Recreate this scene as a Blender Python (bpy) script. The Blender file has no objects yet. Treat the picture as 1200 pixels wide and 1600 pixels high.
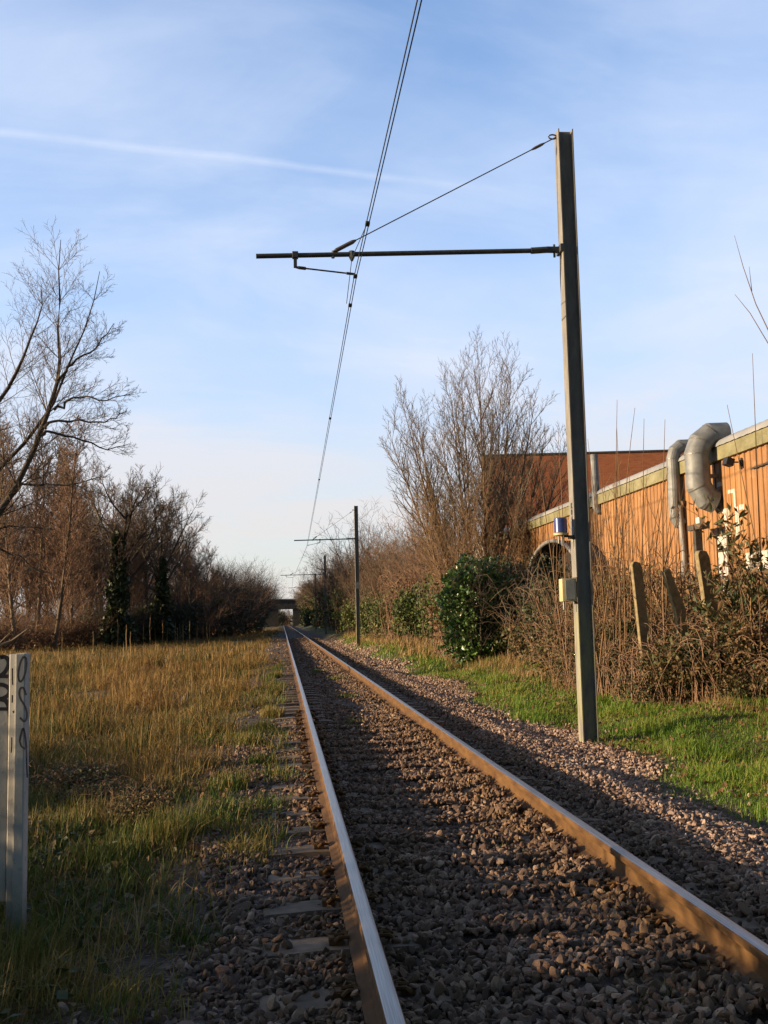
import bpy, bmesh, math, random
import numpy as np
from mathutils import Vector, Matrix
R = math.radians
scene = bpy.context.scene
COL = scene.collection

# ------------------------------------------------------------------ camera, world, sun, exposure
CAMPOS = Vector((-1.107, 0.0, 1.307))
YAW, PITCH, ROLL = 0.1008, 0.10367, 0.022
cd = bpy.data.cameras.new('camera')
cam = bpy.data.objects.new('camera', cd)
COL.objects.link(cam)
fw = Vector((math.sin(YAW)*math.cos(PITCH), math.cos(YAW)*math.cos(PITCH), math.sin(PITCH)))
rt = Vector((math.cos(YAW), -math.sin(YAW), 0))
up = rt.cross(fw)
c_, s_ = math.cos(ROLL), math.sin(ROLL)
r2, u2 = c_*rt - s_*up, s_*rt + c_*up
cam.matrix_world = Matrix(((r2.x, u2.x, -fw.x, CAMPOS.x), (r2.y, u2.y, -fw.y, CAMPOS.y),
                           (r2.z, u2.z, -fw.z, CAMPOS.z), (0, 0, 0, 1)))
cd.sensor_fit = 'VERTICAL'
cd.sensor_height = 36
cd.lens = 36.0
cd.clip_start = 0.05
cd.clip_end = 9000
scene.camera = cam

SUN_EL, SUN_AZ = R(11.0), R(-93.0)          # azimuth clockwise from +Y
sun_dir = Vector((math.sin(SUN_AZ)*math.cos(SUN_EL), math.cos(SUN_AZ)*math.cos(SUN_EL), math.sin(SUN_EL)))
sl = bpy.data.lights.new('sun', 'SUN')
sl.energy = 5.0
sl.angle = R(0.5)
sl.color = (1.0, 0.74, 0.45)
so = bpy.data.objects.new('sun', sl)
COL.objects.link(so)
so.rotation_euler = (-sun_dir).to_track_quat('-Z', 'Y').to_euler()

world = bpy.data.worlds.new('World')
scene.world = world
world.use_nodes = True
wn = world.node_tree.nodes
wl = world.node_tree.links
for n in list(wn):
    wn.remove(n)


def wnode(t, **kw):
    n = wn.new(t)
    for k, v in kw.items():
        setattr(n, k, v)
    return n


def wmath(op, a, b=None, c=None, clamp=False):
    n = wn.new('ShaderNodeMath')
    n.operation = op
    n.use_clamp = clamp
    for i, v in enumerate((a, b, c)):
        if v is None:
            continue
        if isinstance(v, (int, float)):
            n.inputs[i].default_value = v
        else:
            wl.new(v, n.inputs[i])
    return n.outputs[0]


sky = wnode('ShaderNodeTexSky', sky_type='NISHITA', sun_disc=False)
sky.sun_elevation = SUN_EL
sky.sun_rotation = SUN_AZ
sky.altitude = 30
sky.air_density = 1.0
sky.dust_density = 1.2
sky.ozone_density = 2.2
tc = wnode('ShaderNodeTexCoord')
sep = wnode('ShaderNodeSeparateXYZ')
wl.new(tc.outputs['Generated'], sep.inputs[0])
dx, dy, dz = sep.outputs
zz = wmath('ADD', wmath('MAXIMUM', dz, 0.0), 0.42)
cmb = wnode('ShaderNodeCombineXYZ')
wl.new(wmath('DIVIDE', dx, zz), cmb.inputs[0])
wl.new(wmath('DIVIDE', dy, zz), cmb.inputs[1])


def cirrus(rot, scl, scale, detail, lo, hi, seed):
    mp = wnode('ShaderNodeMapping')
    mp.inputs['Rotation'].default_value = (0, 0, R(rot))
    mp.inputs['Scale'].default_value = scl
    mp.inputs['Location'].default_value = (seed, seed*0.7, 0)
    wl.new(cmb.outputs[0], mp.inputs[0])
    nz = wnode('ShaderNodeTexNoise')
    nz.inputs['Scale'].default_value = scale
    nz.inputs['Detail'].default_value = detail
    nz.inputs['Roughness'].default_value = 0.55
    nz.inputs['Distortion'].default_value = 0.5
    wl.new(mp.outputs[0], nz.inputs['Vector'])
    mr = wnode('ShaderNodeMapRange', interpolation_type='SMOOTHSTEP')
    mr.inputs[1].default_value = lo
    mr.inputs[2].default_value = hi
    wl.new(nz.outputs[0], mr.inputs[0])
    return mr.outputs[0]


c1 = cirrus(32, (0.75, 1.1, 1), 2.0, 6, 0.30, 0.82, 3.1)
c2 = cirrus(-38, (0.6, 1.5, 1), 4.0, 7, 0.36, 0.80, 8.3)
cl = wmath('ADD', wmath('MULTIPLY', c1, 0.42), wmath('MULTIPLY', c2, 0.30))
# more veil low down
lowv = wnode('ShaderNodeMapRange', interpolation_type='SMOOTHSTEP')
wl.new(dz, lowv.inputs[0])
lowv.inputs[1].default_value = 0.60
lowv.inputs[2].default_value = 0.02
lowv.inputs[3].default_value = 0.06
lowv.inputs[4].default_value = 0.86
ahead = wnode('ShaderNodeMapRange', interpolation_type='SMOOTHSTEP')      # veil and tint limited to the sky ahead; clear behind to dim ambient light
wl.new(dy, ahead.inputs[0])
ahead.inputs[1].default_value = -0.25
ahead.inputs[2].default_value = 0.55
ahead.inputs[3].default_value = 0.0
cl = wmath('ADD', wmath('MULTIPLY', cl, 1.1), wmath('MULTIPLY', lowv.outputs[0], 0.85), clamp=True)
cl = wmath('MULTIPLY', cl, ahead.outputs[0])


# the contrail: a great circle between two directions of the sky
def skydir(px, py):
    d = fw + r2*((px-600)/1600) - u2*((py-800)/1600)
    return d.normalized()


da, db = skydir(0, 206), skydir(690, 285)
cn = da.cross(db).normalized()
ct = (db - da).normalized()


def wdot(v):
    n = wnode('ShaderNodeVectorMath', operation='DOT_PRODUCT')
    n.inputs[1].default_value = v
    wl.new(tc.outputs['Generated'], n.inputs[0])
    return n.outputs['Value']


nzc = wnode('ShaderNodeTexNoise')
nzc.inputs['Scale'].default_value = 14
nzc.inputs['Detail'].default_value = 4
wl.new(tc.outputs['Generated'], nzc.inputs['Vector'])
dist = wmath('ADD', wdot(cn), wmath('MULTIPLY', wmath('SUBTRACT', nzc.outputs[0], 0.5), 0.006))
along = wmath('DIVIDE', wmath('SUBTRACT', wdot(ct), da.dot(ct)), db.dot(ct) - da.dot(ct))
wid = wmath('ADD', 0.0052, wmath('MULTIPLY', along, -0.0008))
core = wmath('SUBTRACT', 1.0, wmath('DIVIDE', wmath('ABSOLUTE', dist), wid), clamp=True)
core = wmath('POWER', core, 0.9)
nzd = wnode('ShaderNodeTexNoise')
nzd.inputs['Scale'].default_value = 55
nzd.inputs['Detail'].default_value = 3
wl.new(tc.outputs['Generated'], nzd.inputs['Vector'])
fade = wnode('ShaderNodeMapRange', interpolation_type='SMOOTHSTEP')
wl.new(along, fade.inputs[0])
fade.inputs[1].default_value = 1.28
fade.inputs[2].default_value = 0.75
trail = wmath('MULTIPLY', wmath('MULTIPLY', core, fade.outputs[0]),
              wmath('ADD', 0.22, wmath('MULTIPLY', nzd.outputs[0], 0.75)))
trail = wmath('MULTIPLY', trail, 0.38)

# brighten and blue the sky ahead, then lay the veil over it
tint = wnode('ShaderNodeMix', data_type='RGBA', blend_type='MULTIPLY')
wl.new(ahead.outputs[0], tint.inputs[0])
wl.new(sky.outputs[0], tint.inputs[6])
tint.inputs[7].default_value = (1.75, 2.1, 2.55, 1)
veilcol = wnode('ShaderNodeMix', data_type='RGBA')
lowc = wnode('ShaderNodeMapRange', interpolation_type='SMOOTHSTEP')
wl.new(dz, lowc.inputs[0])
lowc.inputs[1].default_value = 0.0
lowc.inputs[2].default_value = 0.32
wl.new(lowc.outputs[0], veilcol.inputs[0])
veilcol.inputs[6].default_value = (5.7, 5.4, 5.1, 1)
veilcol.inputs[7].default_value = (5.1, 5.75, 7.1, 1)
mx1 = wnode('ShaderNodeMix', data_type='RGBA')
wl.new(cl, mx1.inputs[0])
wl.new(tint.outputs[2], mx1.inputs[6])
wl.new(veilcol.outputs[2], mx1.inputs[7])
mx2 = wnode('ShaderNodeMix', data_type='RGBA')
wl.new(trail, mx2.inputs[0])
wl.new(mx1.outputs[2], mx2.inputs[6])
mx2.inputs[7].default_value = (6.5, 6.8, 7.5, 1)
bg = wnode('ShaderNodeBackground')
bg.inputs['Strength'].default_value = 0.062
wl.new(mx2.outputs[2], bg.inputs['Color'])
wo = wnode('ShaderNodeOutputWorld')
wl.new(bg.outputs[0], wo.inputs[0])

scene.view_settings.view_transform = 'Standard'
scene.view_settings.look = 'None'
scene.view_settings.gamma = 1.0
scene.view_settings.exposure = 1.25
scene.cycles.max_bounces = 6
scene.cycles.diffuse_bounces = 3
scene.cycles.transparent_max_bounces = 6


# ------------------------------------------------------------------ helpers
def tag(o, label=None, cat=None, group=None, kind=None):
    if label: o['label'] = label
    if cat: o['category'] = cat
    if group: o['group'] = group
    if kind: o['kind'] = kind
    return o


def empty(name, loc=(0, 0, 0), rz=0, **kw):
    o = bpy.data.objects.new(name, None)
    o.empty_display_size = 0.2
    COL.objects.link(o)
    o.location = loc
    o.rotation_euler = (0, 0, rz)
    return tag(o, **kw)


def mesh_np(name, V, Fs, mat=None, parent=None, smooth=False, loc=None):
    """Fs: list of int arrays (n,k)"""
    me = bpy.data.meshes.new(name)
    V = np.asarray(V, np.float32).reshape(-1, 3)
    Fs = [np.asarray(f, np.int32) for f in Fs if len(f)]
    me.vertices.add(len(V))
    me.vertices.foreach_set('co', V.ravel())
    li = np.concatenate([f.ravel() for f in Fs])
    tot = np.concatenate([np.full(len(f), f.shape[1], np.int32) for f in Fs])
    st = np.concatenate([[0], np.cumsum(tot)[:-1]]).astype(np.int32)
    me.loops.add(len(li))
    me.loops.foreach_set('vertex_index', li)
    me.polygons.add(len(tot))
    me.polygons.foreach_set('loop_start', st)
    me.polygons.foreach_set('loop_total', tot)
    me.polygons.foreach_set('use_smooth', np.full(len(tot), smooth, bool))
    me.update(calc_edges=True)
    if mat: me.materials.append(mat)
    o = bpy.data.objects.new(name, me)
    COL.objects.link(o)
    if parent: o.parent = parent
    if loc is not None: o.location = loc
    return o


class MB:
    """collects boxes, prisms and tubes into one mesh"""
    def __init__(self):
        self.bm = bmesh.new()

    def box(self, x0, x1, y0, y1, z0, z1, bevel=0.0, rot=None, piv=None):
        r = bmesh.ops.create_cube(self.bm, size=1)
        vs = r['verts']
        for v in vs:
            v.co = Vector(((x0+x1)/2 + v.co.x*(x1-x0), (y0+y1)/2 + v.co.y*(y1-y0), (z0+z1)/2 + v.co.z*(z1-z0)))
        if bevel:
            es = list({e for v in vs for e in v.link_edges})
            r2_ = bmesh.ops.bevel(self.bm, geom=es, offset=bevel, segments=2, affect='EDGES', profile=0.6)
            vs = list({v for f in r2_['faces'] for v in f.verts} | {v for v in vs if v.is_valid})
        if rot is not None:
            bmesh.ops.rotate(self.bm, verts=[v for v in vs if v.is_valid], cent=piv, matrix=rot)
        return self

    def tube(self, pts, r, n=8, cap=True):
        pts = [Vector(p) for p in pts]
        rs = r if isinstance(r, (list, tuple)) else [r]*len(pts)
        rings = []
        for i, p in enumerate(pts):
            t = (pts[min(i+1, len(pts)-1)] - pts[max(i-1, 0)]).normalized()
            a = Vector((0, 0, 1)) if abs(t.z) < 0.9 else Vector((0, 1, 0))
            u = t.cross(a).normalized()
            v = t.cross(u)
            rings.append([self.bm.verts.new(p + (u*math.cos(2*math.pi*k/n) + v*math.sin(2*math.pi*k/n))*rs[i]) for k in range(n)])
        for a, b in zip(rings, rings[1:]):
            for k in range(n):
                self.bm.faces.new((a[k], a[(k+1) % n], b[(k+1) % n], b[k]))
        if cap:
            self.bm.faces.new(rings[0][::-1])
            self.bm.faces.new(rings[-1])
        return self

    def prism(self, prof, axis, a0, a1):
        """prof: 2d points; extruded along axis 'x','y','z'"""
        def mk(p, a):
            return {'x': (a, p[0], p[1]), 'y': (p[0], a, p[1]), 'z': (p[0], p[1], a)}[axis]
        A = [self.bm.verts.new(mk(p, a0)) for p in prof]
        B = [self.bm.verts.new(mk(p, a1)) for p in prof]
        n = len(prof)
        for i in range(n):
            self.bm.faces.new((A[i], A[(i+1) % n], B[(i+1) % n], B[i]))
        self.bm.faces.new(A[::-1])
        self.bm.faces.new(B)
        return self

    def ribbon(self, pts, w, th, z=0):
        return self

    def build(self, name, mat, parent=None, smooth=False, loc=None):
        bmesh.ops.recalc_face_normals(self.bm, faces=self.bm.faces)
        me = bpy.data.meshes.new(name)
        self.bm.to_mesh(me)
        self.bm.free()
        if smooth:
            me.shade_smooth()
            try:
                me.set_sharp_from_angle(angle=R(40))
            except Exception:
                pass
        me.materials.append(mat)
        o = bpy.data.objects.new(name, me)
        COL.objects.link(o)
        if parent: o.parent = parent
        if loc is not None: o.location = loc
        return o


KIDS = {}


def copy_tree(o, parent=None):
    c = o.copy()
    COL.objects.link(c)
    if parent: c.parent = parent
    for ch in o.children:
        copy_tree(ch, c)
    return c


# ------------------------------------------------------------------ materials
ALB = 0.76          # overall reflectance trim of every material


class NT:
    def __init__(self, name):
        self.m = bpy.data.materials.new(name)
        self.m.use_nodes = True
        self.t = self.m.node_tree
        self.N, self.L = self.t.nodes, self.t.links
        self.bsdf = next(n for n in self.N if n.type == 'BSDF_PRINCIPLED')
        self.out = next(n for n in self.N if n.type == 'OUTPUT_MATERIAL')
        self.bsdf.inputs['Specular IOR Level'].default_value = 0.25

    def node(self, t, **kw):
        n = self.N.new(t)
        for k, v in kw.items():
            setattr(n, k, v)
        return n

    def set(self, sock, v):
        if isinstance(v, bpy.types.NodeSocket):
            self.L.new(v, sock)
        else:
            sock.default_value = v

    def pos(self):
        return self.node('ShaderNodeNewGeometry').outputs['Position']

    def obj(self):
        return self.node('ShaderNodeTexCoord').outputs['Object']

    def noise(self, vec, scale, detail=4, rough=0.55, dist=0.0):
        n = self.node('ShaderNodeTexNoise')
        self.L.new(vec, n.inputs['Vector'])
        n.inputs['Scale'].default_value = scale
        n.inputs['Detail'].default_value = detail
        n.inputs['Roughness'].default_value = rough
        n.inputs['Distortion'].default_value = dist
        return n.outputs[0]

    def scaled(self, vec, s, loc=(0, 0, 0)):
        n = self.node('ShaderNodeMapping')
        self.L.new(vec, n.inputs[0])
        n.inputs['Scale'].default_value = s
        n.inputs['Location'].default_value = loc
        return n.outputs[0]

    def math(self, op, a, b=None, clamp=False):
        n = self.node('ShaderNodeMath', operation=op, use_clamp=clamp)
        self.set(n.inputs[0], a)
        if b is not None: self.set(n.inputs[1], b)
        return n.outputs[0]

    def smooth(self, v, lo, hi, a=0.0, b=1.0):
        n = self.node('ShaderNodeMapRange', interpolation_type='SMOOTHSTEP')
        self.set(n.inputs[0], v)
        n.inputs[1].default_value, n.inputs[2].default_value = lo, hi
        n.inputs[3].default_value, n.inputs[4].default_value = a, b
        return n.outputs[0]

    def ramp(self, fac, stops):
        n = self.node('ShaderNodeValToRGB')
        self.L.new(fac, n.inputs[0])
        e = n.color_ramp.elements
        while len(e) < len(stops):
            e.new(0.5)
        for el, (p, c) in zip(e, stops):
            el.position = p
            el.color = (*c, 1)
        return n.outputs[0]

    def mix(self, f, a, b, blend='MIX'):
        n = self.node('ShaderNodeMix', data_type='RGBA', blend_type=blend)
        self.set(n.inputs[0], f)
        self.set(n.inputs[6], a if isinstance(a, bpy.types.NodeSocket) else (*a, 1))
        self.set(n.inputs[7], b if isinstance(b, bpy.types.NodeSocket) else (*b, 1))
        return n.outputs[2]

    def xyz(self, vec):
        n = self.node('ShaderNodeSeparateXYZ')
        self.L.new(vec, n.inputs[0])
        return n.outputs

    def island(self):
        return self.node('ShaderNodeNewGeometry').outputs['Random Per Island']

    def objrand(self):
        return self.node('ShaderNodeObjectInfo').outputs['Random']

    def bump(self, h, strength=0.3, dist=0.02):
        n = self.node('ShaderNodeBump')
        n.inputs['Strength'].default_value = strength
        n.inputs['Distance'].default_value = dist
        self.L.new(h, n.inputs['Height'])
        self.L.new(n.outputs[0], self.bsdf.inputs['Normal'])

    def done(self, color, rough=0.8, metal=0.0, spec=None, transl=0.0):
        b = self.bsdf.inputs
        color = self.mix(1.0, color, (ALB, ALB, ALB), 'MULTIPLY')
        self.set(b['Base Color'], color if isinstance(color, bpy.types.NodeSocket) else (*color, 1))
        self.set(b['Roughness'], rough)
        self.set(b['Metallic'], metal)
        if spec is not None: b['Specular IOR Level'].default_value = spec
        if transl:
            t = self.node('ShaderNodeBsdfTranslucent')
            self.set(t.inputs['Color'], color if isinstance(color, bpy.types.NodeSocket) else (*color, 1))
            mx = self.node('ShaderNodeMixShader')
            mx.inputs[0].default_value = transl
            self.L.new(self.bsdf.outputs[0], mx.inputs[1])
            self.L.new(t.outputs[0], mx.inputs[2])
            self.L.new(mx.outputs[0], self.out.inputs['Surface'])
        return self.m


def leaf_mat(name, stops, nscale=1.2, rough=0.55, transl=0.25, spec=0.3, nmix=0.45):
    t = NT(name)
    p = t.pos()
    n = t.smooth(t.noise(p, nscale, 3), 0.32, 0.68)
    f = t.math('ADD', t.math('MULTIPLY', t.island(), 1-nmix), t.math('MULTIPLY', n, nmix))
    return t.done(t.ramp(f, stops), rough, spec=spec, transl=transl)


def bark_mat(name, a, b, scale=8):
    t = NT(name)
    p = t.obj()
    n = t.noise(t.scaled(p, (1, 1, 0.3)), scale, 5, 0.65)
    f = t.math('ADD', t.math('MULTIPLY', n, 0.75), t.math('MULTIPLY', t.objrand(), 0.25))
    t.bump(n, 0.5, 0.02)
    return t.done(t.ramp(f, [(0.3, a), (0.7, b)]), 0.9)


def twig_mat(name, a, b):
    t = NT(name)
    f = t.math('ADD', t.math('MULTIPLY', t.island(), 0.7), t.math('MULTIPLY', t.objrand(), 0.3))
    return t.done(t.ramp(f, [(0.1, a), (0.9, b)]), 0.85)


M = {}
M['bark_grey'] = bark_mat('bark grey', (0.05, 0.04, 0.03), (0.13, 0.105, 0.08))
M['bark_pale'] = bark_mat('bark pale', (0.10, 0.075, 0.05), (0.24, 0.19, 0.13), 5)
M['bark_red'] = bark_mat('bark red brown', (0.12, 0.07, 0.04), (0.24, 0.15, 0.085))
M['twig_red'] = twig_mat('twig reddish', (0.16, 0.095, 0.06), (0.30, 0.185, 0.118))
M['twig_grey'] = twig_mat('twig grey brown', (0.11, 0.082, 0.058), (0.22, 0.165, 0.115))
M['twig_dark'] = twig_mat('twig dark', (0.035, 0.027, 0.023), (0.085, 0.062, 0.048))
M['twig_tan'] = twig_mat('twig tan', (0.14, 0.085, 0.045), (0.28, 0.18, 0.10))
M['ivy'] = leaf_mat('ivy leaf', [(0.1, (0.035, 0.08, 0.016)), (0.5, (0.08, 0.16, 0.03)), (0.95, (0.18, 0.26, 0.065))], 1.6, 0.33, 0.12, 0.5)
M['ivy_dark'] = leaf_mat('dark ivy leaf', [(0.1, (0.024, 0.038, 0.014)), (0.9, (0.075, 0.095, 0.036))], 1.6, 0.5, 0.1)
M['bramble'] = leaf_mat('bramble leaf', [(0.12, (0.05, 0.06, 0.02)), (0.42, (0.075, 0.085, 0.028)), (0.62, (0.14, 0.095, 0.04)), (0.9, (0.19, 0.115, 0.05))], 1.1, 0.6, 0.2)
M['brown_leaf'] = leaf_mat('withered leaf', [(0.15, (0.09, 0.045, 0.022)), (0.6, (0.16, 0.085, 0.04)), (0.9, (0.21, 0.12, 0.05))], 0.9, 0.7, 0.2)
M['hedge_green'] = leaf_mat('hedge leaf', [(0.1, (0.045, 0.075, 0.018)), (0.6, (0.10, 0.13, 0.03)), (0.95, (0.17, 0.16, 0.05))], 0.8, 0.6, 0.2)
M['bud_leaf'] = leaf_mat('long shrub leaf', [(0.1, (0.035, 0.055, 0.02)), (0.45, (0.07, 0.085, 0.03)), (0.6, (0.15, 0.09, 0.04)), (0.95, (0.22, 0.13, 0.06))], 1.5, 0.55, 0.2)

M['weed_leaf'] = leaf_mat('weed leaf', [(0.1, (0.03, 0.05, 0.012)), (0.5, (0.06, 0.085, 0.02)), (0.75, (0.12, 0.075, 0.03)), (0.95, (0.18, 0.10, 0.05))], 1.5, 0.6, 0.2)
t = NT('dry field grass')
p = t.pos()
n = t.noise(p, 1.3, 5)
n2 = t.noise(t.scaled(p, (1, 0.35, 1)), 0.3, 4)
f = t.math('ADD', t.math('MULTIPLY', t.island(), 0.42), t.math('ADD', t.math('MULTIPLY', t.smooth(n, 0.3, 0.7), 0.30), t.math('MULTIPLY', t.smooth(n2, 0.35, 0.65), 0.28)))
M['dry_grass'] = t.done(t.ramp(f, [(0.14, (0.05, 0.075, 0.016)), (0.34, (0.12, 0.105, 0.028)), (0.50, (0.24, 0.15, 0.042)), (0.64, (0.36, 0.22, 0.07)), (0.78, (0.19, 0.095, 0.04)), (0.95, (0.40, 0.28, 0.125))]), 0.7, transl=0.3)
t = NT('rough green grass')
p = t.pos()
n = t.noise(p, 0.8, 4)
f = t.math('ADD', t.math('MULTIPLY', t.island(), 0.5), t.math('MULTIPLY', t.smooth(n, 0.3, 0.7), 0.5))
M['weed_grass'] = t.done(t.ramp(f, [(0.1, (0.04, 0.085, 0.012)), (0.38, (0.085, 0.135, 0.02)), (0.6, (0.20, 0.165, 0.038)), (0.9, (0.34, 0.23, 0.085))]), 0.6, transl=0.3)
t = NT('verge grass')
p = t.pos()
n = t.noise(p, 0.7, 4)
f = t.math('ADD', t.math('MULTIPLY', t.island(), 0.5), t.math('MULTIPLY', t.smooth(n, 0.3, 0.7), 0.5))
M['verge_grass'] = t.done(t.ramp(f, [(0.05, (0.055, 0.135, 0.012)), (0.42, (0.115, 0.215, 0.018)), (0.66, (0.20, 0.26, 0.032)), (0.84, (0.27, 0.25, 0.06)), (0.98, (0.36, 0.27, 0.11))]), 0.55, transl=0.3)
M['straw'] = leaf_mat('straw', [(0.1, (0.20, 0.125, 0.045)), (0.6, (0.36, 0.235, 0.10)), (0.95, (0.45, 0.32, 0.16))], 0.7, 0.75, 0.3)

# ballast stones: pinkish granite, stained brown near the rails
t = NT('ballast stone')
p = t.pos()
x = t.xyz(p)[0]
ax = t.math('ABSOLUTE', x)
stain = t.math('MULTIPLY', t.smooth(t.math('ABSOLUTE', t.math('SUBTRACT', ax, 0.75)), 0.75, 0.1), t.smooth(t.noise(p, 1.1, 3), 0.25, 0.65))
base = t.ramp(t.island(), [(0.0, (0.07, 0.04, 0.026)), (0.35, (0.16, 0.095, 0.062)), (0.62, (0.25, 0.158, 0.106)), (0.82, (0.14, 0.10, 0.074)), (1.0, (0.44, 0.31, 0.22))])
br = t.ramp(t.island(), [(0.0, (0.06, 0.035, 0.018)), (0.5, (0.15, 0.088, 0.045)), (1.0, (0.31, 0.19, 0.10))])
sunlit_shoulder = t.ramp(t.island(), [(0.0, (0.15, 0.095, 0.068)), (0.4, (0.28, 0.185, 0.135)), (0.7, (0.38, 0.26, 0.195)), (1.0, (0.50, 0.37, 0.29))])  # right shoulder stones coloured paler and cleaner so they read as sunlit
base = t.mix(t.smooth(t.math('ADD', x, t.math('MULTIPLY', t.noise(p, 1.5, 3), 0.8)), 1.7, 2.2), base, sunlit_shoulder)
col = t.mix(t.math('MULTIPLY', stain, 0.9), base, br)
sp = t.noise(p, 160, 3)
col = t.mix(t.smooth(sp, 0.4, 0.7, 0, 0.3), col, (0.10, 0.075, 0.06))
t.bump(sp, 0.25, 0.004)
M['stone'] = t.done(col, 0.85)

# ground sheet
t = NT('ground')
p = t.pos()
x, y, z = t.xyz(p)
wob = t.math('MULTIPLY', t.math('SUBTRACT', t.noise(p, 0.7, 4), 0.5), 1.2)
xw = t.math('ADD', x, wob)
pn = t.noise(p, 22, 4, 0.65)
pn2 = t.noise(p, 1.6, 5)
pebble = t.node('ShaderNodeTexVoronoi')
t.L.new(p, pebble.inputs['Vector'])
pebble.inputs['Scale'].default_value = 19
peb = t.ramp(pebble.outputs['Color'], [(0.1, (0.035, 0.026, 0.02)), (0.5, (0.075, 0.055, 0.042)), (0.9, (0.14, 0.105, 0.08))])
field = t.ramp(pn2, [(0.3, (0.055, 0.05, 0.018)), (0.5, (0.15, 0.10, 0.035)), (0.7, (0.22, 0.14, 0.05))])
field = t.mix(t.smooth(pn, 0.35, 0.7, 0, 0.55), field, (0.05, 0.036, 0.02))
verge = t.ramp(pn2, [(0.3, (0.06, 0.075, 0.016)), (0.5, (0.09, 0.10, 0.025)), (0.68, (0.15, 0.11, 0.06))])
verge = t.mix(t.smooth(pn, 0.35, 0.7, 0, 0.5), verge, (0.05, 0.04, 0.022))
scrub = t.ramp(pn, [(0.3, (0.04, 0.028, 0.016)), (0.7, (0.11, 0.07, 0.035))])
c = t.mix(t.smooth(xw, -2.3, -1.6), field, peb)
c = t.mix(t.smooth(xw, 2.3, 3.0), c, verge)
c = t.mix(t.smooth(xw, 4.8, 5.8), c, scrub)
t.bump(pn, 0.8, 0.05)
M['ground'] = t.done(c, 0.95)

t = NT('sleeper concrete')
p = t.pos()
n = t.noise(p, 9, 5)
t.bump(t.noise(p, 60, 4), 0.3, 0.005)
M['sleeper'] = t.done(t.ramp(n, [(0.3, (0.095, 0.066, 0.044)), (0.7, (0.235, 0.172, 0.12))]), 0.9)

# rail: rust with polished head
t = NT('rail steel')
g_ = t.node('ShaderNodeNewGeometry')
nx, ny, nz_ = t.xyz(g_.outputs['True Normal'])
px, py, pz = t.xyz(g_.outputs['Position'])
topm = t.math('MULTIPLY', t.smooth(nz_, 0.75, 0.9), t.smooth(pz, -0.02, -0.008))
n = t.noise(t.scaled(g_.outputs['Position'], (1, 0.25, 1)), 14, 5, 0.65)
rust = t.ramp(n, [(0.3, (0.07, 0.033, 0.012)), (0.55, (0.125, 0.063, 0.02)), (0.75, (0.17, 0.09, 0.03))])
st = t.ramp(t.noise(t.scaled(g_.outputs['Position'], (60, 0.8, 1)), 3, 4), [(0.3, (0.22, 0.21, 0.20)), (0.7, (0.44, 0.43, 0.42))])
t.bump(n, 0.2, 0.004)
M['rail'] = t.done(t.mix(topm, rust, st), t.math('SUBTRACT', 0.85, t.math('MULTIPLY', topm, 0.47)), t.math('MULTIPLY', topm, 0.9))


def simple(name, a, b, scale=6, rough=0.6, metal=0.0, bump=0.0, stretch=(1, 1, 1), spec=0.3):
    t = NT(name)
    p = t.scaled(t.obj(), stretch)
    n = t.noise(p, scale, 5, 0.6)
    if bump: t.bump(n, bump, 0.01)
    return t.done(t.ramp(n, [(0.32, a), (0.68, b)]), rough, metal, spec)


# galvanised mast, green-yellow algae low down on it
t = NT('galvanised mast')
p = t.obj()
z = t.xyz(p)[2]
n = t.noise(t.scaled(p, (1, 1, 0.35)), 7, 6, 0.65)
n3 = t.noise(t.scaled(p, (3, 3, 0.5)), 5, 5, 0.6)
base = t.ramp(n, [(0.3, (0.15, 0.145, 0.14)), (0.55, (0.22, 0.212, 0.195)), (0.75, (0.29, 0.275, 0.25))])
alg = t.math('MULTIPLY', t.smooth(z, 2.0, 1.2), t.smooth(n3, 0.42, 0.56))
base = t.mix(t.math('MULTIPLY', alg, 0.55), base, (0.30, 0.30, 0.13))
M['galv'] = t.done(base, 0.75, 0.0, 0.15)
M['arm'] = simple('dull arm tube', (0.05, 0.052, 0.05), (0.09, 0.09, 0.085), 12, 0.5, 0.3)
M['insul'] = simple('insulator', (0.07, 0.055, 0.045), (0.12, 0.10, 0.09), 12, 0.4)
M['wire'] = simple('wire', (0.05, 0.05, 0.05), (0.08, 0.078, 0.075), 6, 0.5, 0.4)
M['duct'] = simple('galvanised duct', (0.13, 0.142, 0.155), (0.25, 0.262, 0.27), 4, 0.6, 0.2, 0.05)
M['cream'] = simple('cream enamel', (0.44, 0.37, 0.20), (0.52, 0.45, 0.27), 9, 0.5)
M['boxdoor'] = simple('grey box door', (0.22, 0.24, 0.23), (0.34, 0.35, 0.32), 9, 0.55)
M['blue'] = simple('blue enamel', (0.03, 0.045, 0.17), (0.06, 0.075, 0.26), 9, 0.25, 0.3, spec=0.6)
M['steel'] = simple('zinc bracket', (0.12, 0.12, 0.115), (0.24, 0.235, 0.22), 9, 0.5, 0.4)
M['black'] = simple('black paint', (0.010, 0.010, 0.014), (0.028, 0.026, 0.034), 40, 0.55)
M['spray'] = simple('thin dark spray paint', (0.035, 0.032, 0.045), (0.09, 0.085, 0.10), 40, 0.7)
M['whitepaint'] = simple('white paint', (0.50, 0.46, 0.40), (0.62, 0.58, 0.52), 5, 0.6)
M['concrete_white'] = simple('painted concrete', (0.36, 0.34, 0.31), (0.55, 0.52, 0.47), 5, 0.8, 0, 0.12, (1, 1, 0.35))
t = NT('grimy painted concrete')
p = t.obj()
z = t.xyz(p)[2]
n = t.noise(t.scaled(p, (1, 1, 0.3)), 6, 6, 0.65)
n2 = t.noise(p, 26, 5, 0.7)
c = t.ramp(n, [(0.3, (0.34, 0.325, 0.295)), (0.7, (0.52, 0.50, 0.455))])
c = t.mix(t.math('MULTIPLY', t.smooth(n2, 0.55, 0.7), 0.5), c, (0.20, 0.18, 0.15))
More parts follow.
